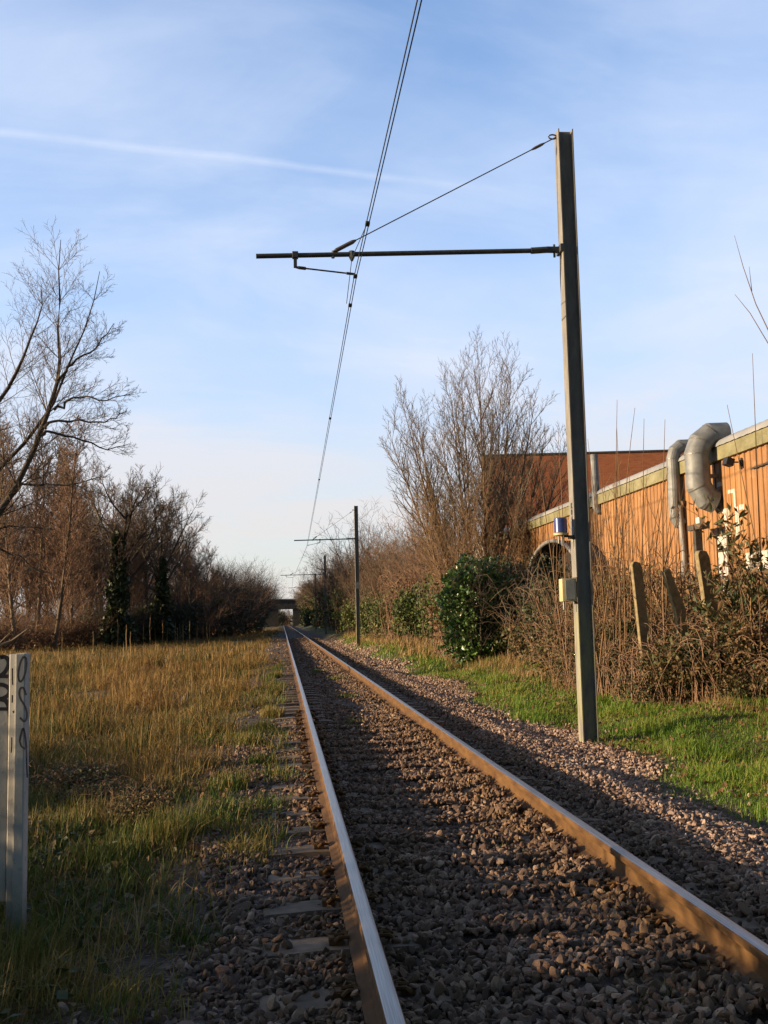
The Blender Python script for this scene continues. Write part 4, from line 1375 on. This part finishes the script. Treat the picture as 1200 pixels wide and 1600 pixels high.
# ------------------------------------------------------------------ overhead line masts
def mast(label, d=.20, b=.20, H=7.85):
    root = empty('overhead_line_mast', label=label, cat='mast')
    mb = MB()
    tf, tw = .014, .010
    hx, hy = d/2, b/2
    prof = [(-hx, -hy), (-hx+tf, -hy), (-hx+tf, -tw), (hx-tf, -tw), (hx-tf, -hy), (hx, -hy), (hx, hy), (hx-tf, hy), (hx-tf, tw), (-hx+tf, tw), (-hx+tf, hy), (-hx, hy)]
    mb.prism(prof, 'z', -.2, H)
    mb.build('pole', M['galv'], root)
    return root


def mast_arm(root, L, z0, z1, Xw, zw, drop_x, stay_x, H, twin=True):
    """arm reaches L to the left of the pole, at heights z0 (pole) and z1 (tip); Xw,zw: contact wire relative to the pole"""
    za = lambda x: z0 + (z1-z0)*(x/-L)
    mb = MB().tube([(-.20, 0, za(-.2)), (-L, 0, z1)], .031, 10)
    arm = mb.build('cantilever_arm', M['arm'], root, True)
    mb = MB().box(-.30, -.10, -.035, .035, z0-.035, z0+.035, .008).box(-.135, -.095, -.11, .11, z0-.05, z0+.05, .006)
    mb.tube([(-.5, 0, za(-.5)), (-.28, 0, z0)], .042, 10)
    mb.tube([(-.19, 0, z0-.10), (-.19, 0, z0+.07)], .016, 8)
    mb.build('hinge_bracket', M['arm'], root)
    top = Vector((-.10, 0, H-.07))
    end = Vector((stay_x, 0, za(stay_x)+.035))
    st = MB().tube([top, end], .0075, 6).build('stay_wire', M['wire'], root)
    dv = end-top
    MB().tube([top+dv*.055, top+dv*.07, top+dv*.10, top+dv*.115], [.010, .020, .020, .010], 8).build('insulator', M['insul'], st)
    MB().tube([top+dv*.90, top+dv*.915, top+dv*.985, top+dv*.995], [.012, .028, .028, .015], 8).build('insulator', M['insul'], st)
    # eye at mast head
    pts_ = [top + Vector((-.05+.055*math.cos(a), 0, .03*math.sin(a))) for a in np.linspace(0, 2*math.pi, 13)]
    MB().tube(pts_, .010, 6, False).build('eye_bolt', M['arm'], root)
    MB().tube([(stay_x, 0, za(stay_x)-.045), (stay_x, 0, za(stay_x)+.05)], .022, 8).build('stay_clamp', M['steel'], root)
    # drop bracket and steady arm
    zb = za(drop_x)
    MB().box(drop_x-.038, drop_x+.038, -.038, .038, zb-.04, zb+.045, .008).box(drop_x-.022, drop_x+.022, -.02, .02, zb-.16, zb-.03, .004).build('drop_bracket', M['arm'], root)
    e0, e1 = Vector((drop_x, 0, zb-.155)), Vector((Xw, 0, zw+.03))
    sv = e1-e0
    MB().tube([e0, e0+sv*.06, e0+sv*.17, e0+sv*.18, e0+sv*.84, e0+sv*.86, e1], [.012, .022, .022, .011, .011, .019, .016], 8).build('steady_arm', M['arm'], root)
    return za


m1 = mast('near galvanised steel overhead line mast with a long arm over the track')
X1, Y1 = 2.667, 12.636
Z1 = -.2
m1.location = (X1, Y1, Z1)
m1['label'] = 'nearest galvanised steel mast, tallest in view, carrying a blue pot and a cream box'
za1 = mast_arm(m1, 4.05, 6.24, 6.10, -.13-X1, 5.65-Z1, -.89-X1, -.41-X1, 7.85)
# bridle (delta) wire below the arm
bx = -.17-X1
MB().tube([(-.12-X1, -1.75, 5.66-Z1), (bx, -.1, za1(bx)-.075), (bx, .1, za1(bx)-.075), (-.17-X1, 1.15, 5.66-Z1)], .005, 5).build('bridle_wire', M['wire'], m1)
MB().tube([(bx, 0, za1(bx)+.04), (bx, 0, za1(bx)-.04), (bx, 0, za1(bx)-.09)], [.038, .038, .014], 8).build('bridle_clip', M['arm'], m1)


def text_mesh(name, s, size, mat, parent, loc, rot, thick=.002):
    cu = bpy.data.curves.new(name, 'FONT')
    cu.body = s
    cu.size = size
    cu.extrude = thick
    cu.align_x = 'CENTER'
    cu.align_y = 'CENTER'
    o = bpy.data.objects.new(name, cu)
    COL.objects.link(o)
    dg = bpy.context.evaluated_depsgraph_get()
    me = bpy.data.meshes.new_from_object(o.evaluated_get(dg))
    bpy.data.objects.remove(o)
    me.materials.clear()
    me.materials.append(mat)
    q = bpy.data.objects.new(name, me)
    COL.objects.link(q)
    q.parent = parent
    q.location = loc
    q.rotation_euler = rot
    return q


for i, ch in enumerate('K04'):
    text_mesh('number', ch, .105, M['black'], m1, (-.1032, -.01, 2.875-.082*i), (R(90), 0, R(-90)))
MB().box(-.104, -.1, -.075, .055, 2.42, 2.60, .002).build('dark_plate', M['boxdoor'], m1)

m2 = mast('second overhead line mast, with a small pale plate, standing at the verge')
X2, Y2, Z2 = 2.86, 54, -.55
m2.location = (X2, Y2, Z2)
za2 = mast_arm(m2, 3.30, 6.10, 6.05, .26-X2, 5.20-Z2, .92-X2, .55-X2, 7.70)
MB().box(-.11, .11, -.130, -.104, 3.45, 3.80, .004).build('sign_plate', M['rim'], m2)
X3, Y3, Z3 = 2.98, 97, -.45
m3 = mast('third overhead line mast, half hidden before the far hedge')
m3.location = (X3, Y3, Z3)
mast_arm(m3, 4.2, 6.05, 6.02, -.05-X3, 5.30-Z3, -.7-X3, -.3-X3, 7.65)
X4, Y4 = 3.3, 136
m4 = mast('farthest overhead line mast, small beside the ivy clad trees')
m4.location = (X4, Y4, -.4)
mast_arm(m4, 3.6, 6.0, 6.0, .2-X4, 5.3+.4, .9-X4, .5-X4, 7.5)

# contact wires: twin wires 28 mm apart
def wire_path(off):
    ctrl = [(-.05, -30, 5.5), (-.02, -6, 5.62), (-.13, 12.64, 5.65), (.24, 54, 5.20), (-.05, 97, 5.30), (.2, 136, 5.3), (0, 180, 5.25), (0, 282, 5.2)]
    P = []
    for a, b in zip(ctrl, ctrl[1:]):
        for k in range(10):
            t_ = k/10
            sag = 4*t_*(1-t_)*(b[1]-a[1])**2*2.2e-5
            P.append((a[0]+(b[0]-a[0])*t_+off, a[1]+(b[1]-a[1])*t_, a[2]+(b[2]-a[2])*t_-sag))
    P.append(ctrl[-1])
    return P


for off, lab in ((-.015, 'left wire of the pair of overhead contact wires'), (.015, 'right wire of the overhead pair, with the small clamps on it')):
    w = empty('contact_wire', (0, 0, 0), label=lab, cat='wire')
    Pw = wire_path(off)
    MB().tube(Pw, .0058, 6).build('wire_strand', M['wire'], w)
    if off > 0:
        A = np.array(Pw)
        for yc in (10.88, 12.64, 13.8, 21.3, 30):
            xc = np.interp(yc, A[:, 1], A[:, 0]) - .015
            zc = np.interp(yc, A[:, 1], A[:, 2])
            MB().box(xc-.025, xc+.025, yc-.045, yc+.045, zc-.012, zc+.02, .005).build('wire_clamp', M['arm'], w)

# boxes on the near mast
q = empty('blue_pot', (2.40, 12.58, 2.33), label='blue enamel cylinder on a bracket on the nearest mast', cat='sensor')
MB().tube([(0, 0, 0), (0, 0, .006), (0, 0, .18), (0, 0, .192)], [.072, .082, .082, .07], 24).build('pot_body', M['blue'], q, True)
MB().tube([(0, 0, -.03), (0, 0, -.001)], [.092, .096], 24).build('base_flange', M['cream'], q, True)
MB().box(.04, .17, -.02, .02, -.055, -.03, .004).box(.10, .165, -.05, .05, -.075, -.035, .004).build('bracket', M['timber'], q)
MB().tube([(-.03, 0, -.03), (-.03, 0, -.13)], .012, 6).tube([(.02, .02, -.03), (.02, .02, -.16)], .009, 6).build('gland', M['steel'], q)
q = empty('junction_box', (2.46, 12.60, 1.47), label='cream painted metal junction box clamped to the nearest mast below the blue pot', cat='box')
MB().box(-.085, .095, -.075, .085, 0, .285, .008).build('box_body', M['cream'], q, True)
MB().box(-.045, .075, -.083, -.077, .02, .265, .004).build('door', M['boxdoor'], q)
MB().box(.095, .108, -.1, .08, -.01, .05, .002).box(.095, .108, -.1, .08, .24, .30, .002).build('clamp', M['timber'], q)
MB().tube([(-.05, 0, 0), (-.05, 0, -.1)], .014, 6).build('gland', M['steel'], q)

# ------------------------------------------------------------------ orange building
WX = 7.9
BY0, BY1 = 8.0, 43.4
PITCHC = .235


def corr_profile(y0, y1, off=0.0):
    """points (x, y) along the trapezoid cladding, seen from above"""
    out = []
    y = y0
    k = math.floor(y0/PITCHC)
    while True:
        base = k*PITCHC
        for fy, fx in ((0, 0), (.52, 0), (.56, -.022), (.96, -.022), (1.0, 0)):
            out.append((WX+fx-off, base+fy*PITCHC))
        k += 1
        if base > y1: break
    o2 = [(x, yv) for x, yv in out if y0 <= yv <= y1]
    xs_ = [p[0] for p in out]; ys_ = [p[1] for p in out]
    return [(float(np.interp(y0, ys_, xs_)), y0)] + o2 + [(float(np.interp(y1, ys_, xs_)), y1)]


def corr_sheet(name, y0, y1, z0, z1, mat, parent, off=0.0):
    pr = corr_profile(y0, y1, off)
    n = len(pr)
    V = [(x, y, z0) for x, y in pr] + [(x, y, z1) for x, y in pr]
    F = [(i+1, i, n+i, n+i+1) for i in range(n-1)]
    return mesh_np(name, V, [np.array(F)], mat, parent)


bld = empty('orange_building', (0, 0, 0), label='long industrial building clad in orange corrugated sheet with a yellow fascia', cat='building')
corr_sheet('wall', BY0, BY1, -.3, 4.40, M['orange'], bld)
MB().box(7.95, 24, BY1-.12, BY1, -.3, 4.40).box(7.95, 24, BY0, BY0+.12, -.3, 4.4).box(23.8, 24, BY0+.13, BY1-.13, -.3, 4.4).build('end_wall', M['orange'], bld)
MB().box(7.80, 7.93, BY0-.1, BY1+.1, 4.38, 4.655, .006).build('fascia', M['fascia'], bld)
# roof: curved eave then shallow slope, corrugated across
prof = [(7.77, 4.66), (7.79, 4.73), (7.86, 4.80), (8.04, 4.885), (8.5, 5.01), (16, 6.6), (24, 5.0)]
n = int((BY1-BY0)/.075)
yl = np.linspace(BY0-.15, BY1+.15, n)
V, F = [], []
for j, yv in enumerate(yl):
    w_ = .004*math.sin(j*math.pi/2*1.0)
    for (a, b_) in prof:
        V.append((a-w_*.5, yv, b_+w_))
k = len(prof)
for j in range(n-1):
    for i in range(k-1):
        F.append((j*k+i, j*k+i+1, (j+1)*k+i+1, (j+1)*k+i))
mesh_np('roof', V, [np.array(F)], M['roof'], bld, smooth=True)
# graffiti and white paint patches on the cladding
gw = []
for (y0, y1, z0, z1) in ((20.02, 20.28, 3.86, 3.95), (19.98, 20.05, 3.94, 4.0), (19.45, 19.78, 3.66, 3.73), (19.42, 19.52, 3.36, 3.72), (19.85, 20.1, 3.30, 3.38), (19.86, 19.97, 2.95, 3.33), (19.36, 19.46, 2.78, 3.36), (19.10, 19.30, 3.28, 3.38), (19.72, 19.80, 2.80, 3.34)):
    gw.append((y0, y1, z0, z1))
for gi, (y0, y1, z0, z1) in enumerate(gw):
    corr_sheet('graffiti_stroke', y0, y1, z0, z1, M['whitepaint'], bld, .004+.0012*(gi % 3))
corr_sheet('white_patch', 17.2, 19.15, 2.02, 2.42, M['whitepaint'], bld, .005)
MB().tube([(7.84, 15, 4.05), (7.84, 18.6, 4.0)], .018, 6).build('conduit', M['timber'], bld)


def duct_mesh(name, path, Yd, r, seg=20, parent=None, mat=None, hollow_ends=True):
    """mitred duct in the XZ plane at Y=Yd, with seam collars"""
    mb = MB()
    pts_ = [(a, Yd, b_) for a, b_ in path]
    P = [Vector(p) for p in pts_]
    rings = []
    for i, p in enumerate(P):
        if i == 0: tv = P[1]-P[0]; sc = 1
        elif i == len(P)-1: tv = P[-1]-P[-2]; sc = 1
        else:
            t0, t1 = (P[i]-P[i-1]).normalized(), (P[i+1]-P[i]).normalized()
            tv = t0+t1
            sc = 1/max(.5, math.cos(t0.angle(t1)/2))
        tv = tv.normalized()
        u = Vector((0, 1, 0))
        v_ = tv.cross(u)
        rings.append([mb.bm.verts.new(p + (u*math.cos(a) + v_*math.sin(a)*sc)*r) for a in [2*math.pi*k/seg for k in range(seg)]])
    for A, B in zip(rings, rings[1:]):
        for k in range(seg):
            mb.bm.faces.new((A[k], A[(k+1) % seg], B[(k+1) % seg], B[k]))
    # end lips turned inward so that the mouth shows dark
    for ring, nb in ((rings[0], P[1]-P[0]), (rings[-1], P[-2]-P[-1])):
        c0 = sum((v.co for v in ring), Vector())/seg
        inner = [mb.bm.verts.new(c0 + (v.co-c0)*.96) for v in ring]
        deep = [mb.bm.verts.new(c0 + (v.co-c0)*.96 + nb.normalized()*min(.3, nb.length*.8)) for v in ring]
        for k in range(seg):
            mb.bm.faces.new((ring[k], ring[(k+1) % seg], inner[(k+1) % seg], inner[k]))
            mb.bm.faces.new((inner[k], inner[(k+1) % seg], deep[(k+1) % seg], deep[k]))
        mb.bm.faces.new(deep)
    o = mb.build(name, mat, parent, True)
    o.data.set_sharp_from_angle(angle=R(19))
    return o


def seams(path, Yd, r, parent):
    for (a, b_), (a0, b0) in zip(path[1:-1], path[:-2]):
        d = Vector((a-a0, 0, b_-b0)).normalized()
        c = Vector((a, Yd, b_))
        MB().tube([c-d*.010, c+d*.010], r*1.025, 24).build('seam', M['steel'], parent)


d1 = empty('big_duct', (0, 0, 0), label='large grey sheet metal exhaust duct bent over the eave of the orange building', cat='duct')
path1 = [(7.80, 3.56), (7.62, 3.63), (7.47, 3.88), (7.46, 4.54), (7.56, 4.79), (7.78, 4.95), (8.12, 4.96)]
duct_mesh('duct_tube', path1, 20.2, .25, 24, d1, M['duct'])
seams(path1, 20.2, .25, d1)
MB().box(7.5, 7.86, 20.12, 20.28, 4.05, 4.12, .004).build('wall_bracket', M['steel'], d1)
d2 = empty('narrow_duct', (0, 0, 0), label='narrower grey exhaust duct just left of the large bent one', cat='duct')
path2 = [(7.86, 3.28), (7.77, 3.32), (7.70, 3.45), (7.70, 4.74), (7.76, 4.93), (7.90, 5.04), (8.15, 5.05)]
duct_mesh('duct_tube', path2, 22.1, .145, 18, d2, M['duct'])
seams(path2, 22.1, .145, d2)
d3 = empty('vent_pipe', (0, 0, 0), label='slim upright vent pipe with a bent foot just right of the nearest mast', cat='pipe')
duct_mesh('pipe_tube', [(7.92, 4.20), (7.85, 4.21), (7.79, 4.31), (7.78, 4.8), (7.78, 5.82)], 28.1, .11, 14, d3, M['duct'])
MB().box(7.77, 7.9, 28.08, 28.12, 4.5, 4.54).build('wall_bracket', M['steel'], d3)
d4 = empty('ribbed_pipe', (0, 0, 0), label='pale ribbed downpipe on the orange wall below the narrower duct', cat='pipe')
mb = MB()
zz_ = np.linspace(1.6, 3.72, 60)
mb.tube([(7.79+.02*math.sin(z*3), 22.0, z) for z in zz_], [.062+.006*(i % 2) for i in range(60)], 10)
mb.build('pipe_tube', M['rim'], d4, True)
MB().box(7.68, 7.88, 21.92, 22.08, 3.70, 3.78, .004).build('pipe_collar', M['timber'], d4)

fl = empty('floodlight', (7.62, 19.05, 4.20), label='small black floodlight on a bracket high on the orange wall', cat='lamp')
MB().box(-.09, .07, -.1, .1, -.075, .075, .012, Matrix.Rotation(R(18), 3, 'Y'), (0, 0, 0)).build('lamp_head', M['black'], fl)
MB().tube([(.05, 0, 0), (.24, 0, .0)], .016, 6).box(.225, .25, -.06, .06, -.08, .08, .003).build('bracket', M['timber'], fl)

tf = empty('timber_frame', (7.45, 20.35, 0), label='grey timber post with a short crossbeam under the large bent duct', cat='frame')
MB().box(-.075, .075, -.07, .07, 0, 2.98, .008).build('post', M['timber'], tf)
MB().box(-.09, .09, -.42, .30, 2.985, 3.10, .008).build('beam', M['timber'], tf)
MB().box(-.06, .06, -.26, -.08, 3.105, 3.23, .01).build('block', M['whitepaint'], tf)
wb = empty('white_board', (7.76, 19.9, 0), label='whitish board standing against the orange wall beside the timber post', cat='board')
MB().box(0, .03, -.22, .20, .1, 2.82, .004).build('panel', M['shed'], wb)
MB().box(-.02, -.001, -.2, .18, 2.5, 2.56, .002).box(-.02, -.001, -.2, .18, 1.2, 1.26, .002).build('batten', M['timber'], wb)

# arched shelter in front of the wall
ar = empty('arched_shelter', (0, 30.4, 0), label='dark arched canopy with a pale curved rim behind the near mast', cat='canopy')
ang = np.linspace(R(-5), R(185), 26)
ry_, rz_ = 3.4, 1.75
arc = [(ry_*math.cos(a), 1.78+rz_*math.sin(a)) for a in ang]
mb = MB()
mb.tube([(7.0, a, b_) for a, b_ in arc], .055, 8)
mb.build('rim', M['rim'], ar, True)
V, F = [], []
for a, b_ in arc:
    V += [(7.02, a*.995, b_*.995), (7.84, a*.995, b_*.995)]
for i in range(len(arc)-1):
    F.append((2*i, 2*i+1, 2*i+3, 2*i+2))
o = mesh_np('canopy_skin', V, [np.array(F)], M['dark'], ar)
sd = o.modifiers.new('thick', 'SOLIDIFY'); sd.thickness = .02
mb = MB()
vs = [mb.bm.verts.new((7.83, a*.99, b_*.99)) for a, b_ in arc]
mb.bm.faces.new(vs)
r_ = bmesh.ops.extrude_face_region(mb.bm, geom=list(mb.bm.faces))
bmesh.ops.translate(mb.bm, verts=[v for v in r_['geom'] if isinstance(v, bmesh.types.BMVert)], vec=(-.03, 0, 0))
mb.build('dark_void_panel', M['dark'], ar)  # dark panel standing in for the shaded void inside the arch

# red brick building behind
bb = empty('brick_building', (0, 0, 0), label='tall flat topped red brick building behind the orange one', cat='building')
foot = [(10.95, 60.0), (33.0, 56.9), (36.2, 73.0), (14.9, 77.0)]
MB().prism(foot, 'z', -.3, 10.86).build('wall', M['brick'], bb)
MB().prism([(10.90, 59.95), (33.05, 56.84), (36.25, 73.05), (14.9, 77.05)], 'z', 10.862, 10.97).build('coping', M['timber'], bb)
sh = empty('pale_shed', (0, 0, 0), label='small pale flat roofed shed seen through the stems beyond the orange building', cat='shed')
MB().box(8.4, 10.6, 47, 51, 0, 4.9).build('wall', M['shed'], sh)
MB().box(8.3, 10.7, 46.9, 51.1, 4.902, 5.02, .01).build('roof', M['timber'], sh)


# concrete posts in the brambles
def cpost(loc, lean_x, lean_y, h, label, crank=False, w=.13, t_=.10):
    root = empty('concrete_post', loc, label=label, cat='post')
    mb = MB()
    if crank:
        prof = [(-w/2, -.2), (w/2, -.2), (w/2, h*.66), (-.18, h), (-.29, h*.97), (-w/2, h*.62)]
    else:
        prof = [(-w/2, -.2), (w/2, -.2), (w/2, h-.13), (w/3, h-.03), (0, h-.004), (-w/3, h), (-w/2, h-.05)]
    mb.prism(prof, 'y', -t_/2, t_/2)
    bmesh.ops.bevel(mb.bm, geom=list(mb.bm.edges), offset=.006, segments=1, affect='EDGES')
    mb.build('post_shaft', M['concrete_post'], root)
    root.rotation_euler = (lean_y, lean_x, R(13))
    return root


cpost((5.90, 16.0, .0), R(-9.5), R(4), 2.32, 'tall leaning concrete fence post with a rounded top, nearest the timber frame', w=.21, t_=.10)
cpost((4.70, 16.0, .0), R(-6), R(3), 2.14, 'thin concrete fence post in the brambles right of the near mast', w=.18, t_=.07)
cpost((5.28, 16.0, .0), R(-2), R(2), 2.02, 'concrete fence post with a broken bent top, middle of the three old posts', True, w=.17, t_=.08)

# ------------------------------------------------------------------ left foreground concrete fence
fe = empty('concrete_fence_panel', (-2.47, 5.5, -.35), label='white painted concrete panel and post covered in black graffiti at the left edge', cat='fence')
MB().box(.0, .054, -.05, .05, 0, 1.52, .008).prism([(-.036, -.012), (-.028, -.032), (-.002, -.036), (-.002, .04), (-.036, .04)], 'z', .1, 1.516).build('post', M['concrete_white'], fe)
mbp = MB().box(-1.6, -.040, -.005, .045, .28, 1.512, .006)
mbp.build('panel', M['concrete_white'], fe)


def stroke(mb, pts2, w, y, th=.0025, fx=lambda a: a):
    """flat brush stroke in the XZ plane in front of y"""
    P = [Vector((a, 0, b_)) for a, b_ in pts2]
    # resample with Catmull-Rom
    Q = []
    for i in range(len(P)-1):
        p0, p1, p2, p3 = P[max(i-1, 0)], P[i], P[i+1], P[min(i+2, len(P)-1)]
        for k in range(5):
            t_ = k/5
            Q.append(.5*((2*p1)+(p2-p0)*t_+(2*p0-5*p1+4*p2-p3)*t_*t_+(3*p1-p0-3*p2+p3)*t_**3))
    Q.append(P[-1])
    L, Rr = [], []
    for i, p in enumerate(Q):
        tv = (Q[min(i+1, len(Q)-1)]-Q[max(i-1, 0)]).normalized()
        nv = Vector((-tv.z, 0, tv.x))*w/2
        L.append((p+nv)); Rr.append((p-nv))
    for i in range(len(Q)-1):
        quad = [L[i], L[i+1], Rr[i+1], Rr[i]]
        fr = [mb.bm.verts.new((q.x, y, q.z)) for q in quad]
        mb.bm.faces.new(fr)


def uzp(px, py, Yd=5.48):
    """pixel of the photograph to local x,z on the fence face"""
    d = fw + r2*((px-600)/1600) - u2*((py-800)/1600)
    q = CAMPOS + d*(Yd/d.y)
    return (q.x+2.47, q.z+.35)


yp = -.0085
for pl, w_ in (([(0, 1027), (8, 1027), (12.5, 1034), (11, 1043), (5, 1052), (-4, 1058), (-8, 1060)], .014), ([(-14, 1060), (0, 1057), (12, 1057)], .013), ([(-14, 1032), (-6, 1027), (0, 1027)], .014),
               ([(-12, 1076), (-2, 1070), (8, 1072), (14, 1078), (12, 1086), (2, 1092), (-10, 1094)], .014), ([(-2, 1092), (8, 1095), (13, 1104), (16, 1118), (20, 1132), (22, 1141)], .016), ([(-12, 1108), (2, 1108), (14, 1108)], .012)):
    mb = MB()
    stroke(mb, [uzp(a, b_) for a, b_ in pl], w_*1.5, yp)
    yp -= .0004
    mb.build('black_graffiti', M['black'], fe)
for pl, w_ in (([(19.5, 1044), (19.5, 1058), (19.8, 1070)], .007), ([(19.5, 1086), (19.2, 1098)], .007), ([(20, 1113), (25, 1111), (29, 1110)], .012), ([(18.5, 1152), (18.5, 1164), (17.5, 1176)], .006)):
    mb = MB()
    stroke(mb, [uzp(a, b_, 5.462) for a, b_ in pl], w_, -.039 if pl[0][0] > 18 else yp)
    mb.build('black_graffiti', M['black'], fe)
yp = -.0535
for pl, w_ in (([(37, 1026), (32, 1036), (29, 1052), (30, 1063), (34, 1064), (39, 1054), (41.5, 1040), (41, 1029), (37, 1026)], .008),
               ([(41, 1086), (37, 1075), (32, 1076), (30.5, 1084), (33, 1093), (38, 1101), (42, 1112), (42, 1122), (38, 1127), (31.5, 1121)], .008),
               ([(31, 1158), (33, 1148), (36.5, 1138), (39.5, 1150), (41.5, 1168)], .008), ([(31, 1158), (34, 1166), (40, 1170)], .007), ([(41.5, 1168), (42, 1190), (43, 1215)], .006)):
    mb = MB()
    stroke(mb, [uzp(a, b_, 5.45) for a, b_ in pl], w_*1.25, yp)
    yp -= .0004
    mb.build('thin_graffiti', M['spray'], fe)

# ------------------------------------------------------------------ far bridge
br_ = empty('road_bridge', (-.3, 285, 0), label='dark girder bridge crossing the track in the far distance', cat='bridge')
MB().box(-9, 9, 0, 9, 4.55, 7.0, .05).build('girder', M['bridge'], br_)
MB().box(-9.2, 9.2, -.3, .1, 7.0, 7.35, .05).build('parapet', M['parapet'], br_)
MB().box(-9, -1.9, .2, 8.8, -.5, 4.54).build('abutment', M['abut'], br_)
MB().box(2.2, 9, .2, 8.8, -.5, 4.54).build('abutment', M['abut'], br_)

for j, (px, Y_, H_) in enumerate(((437, 318, 7.0), (443, 330, 6.6), (432, 312, 7.5), (450, 345, 5.2), (466, 300, 9.0), (447, 360, 6))):
    place(DS[j % 2], used, wx(px, Y_), Y_, (H_/5.5*.7, H_/5.5*.7, H_/5.5), j*1.1, 'dark bush seen through the opening under the far bridge', 'bush', 'bushes beyond the bridge opening')

# small litter on the verge
lt = MB()
lt.box(-.06, .06, -.05, .05, 0, .03, .012)
o = lt.build('litter', M['litter'], None, False, (4.05, 9.6, gz(4.05, 9.6)+.05))
tag(o, 'scrap of pale blue litter lying in the green verge grass', 'litter')
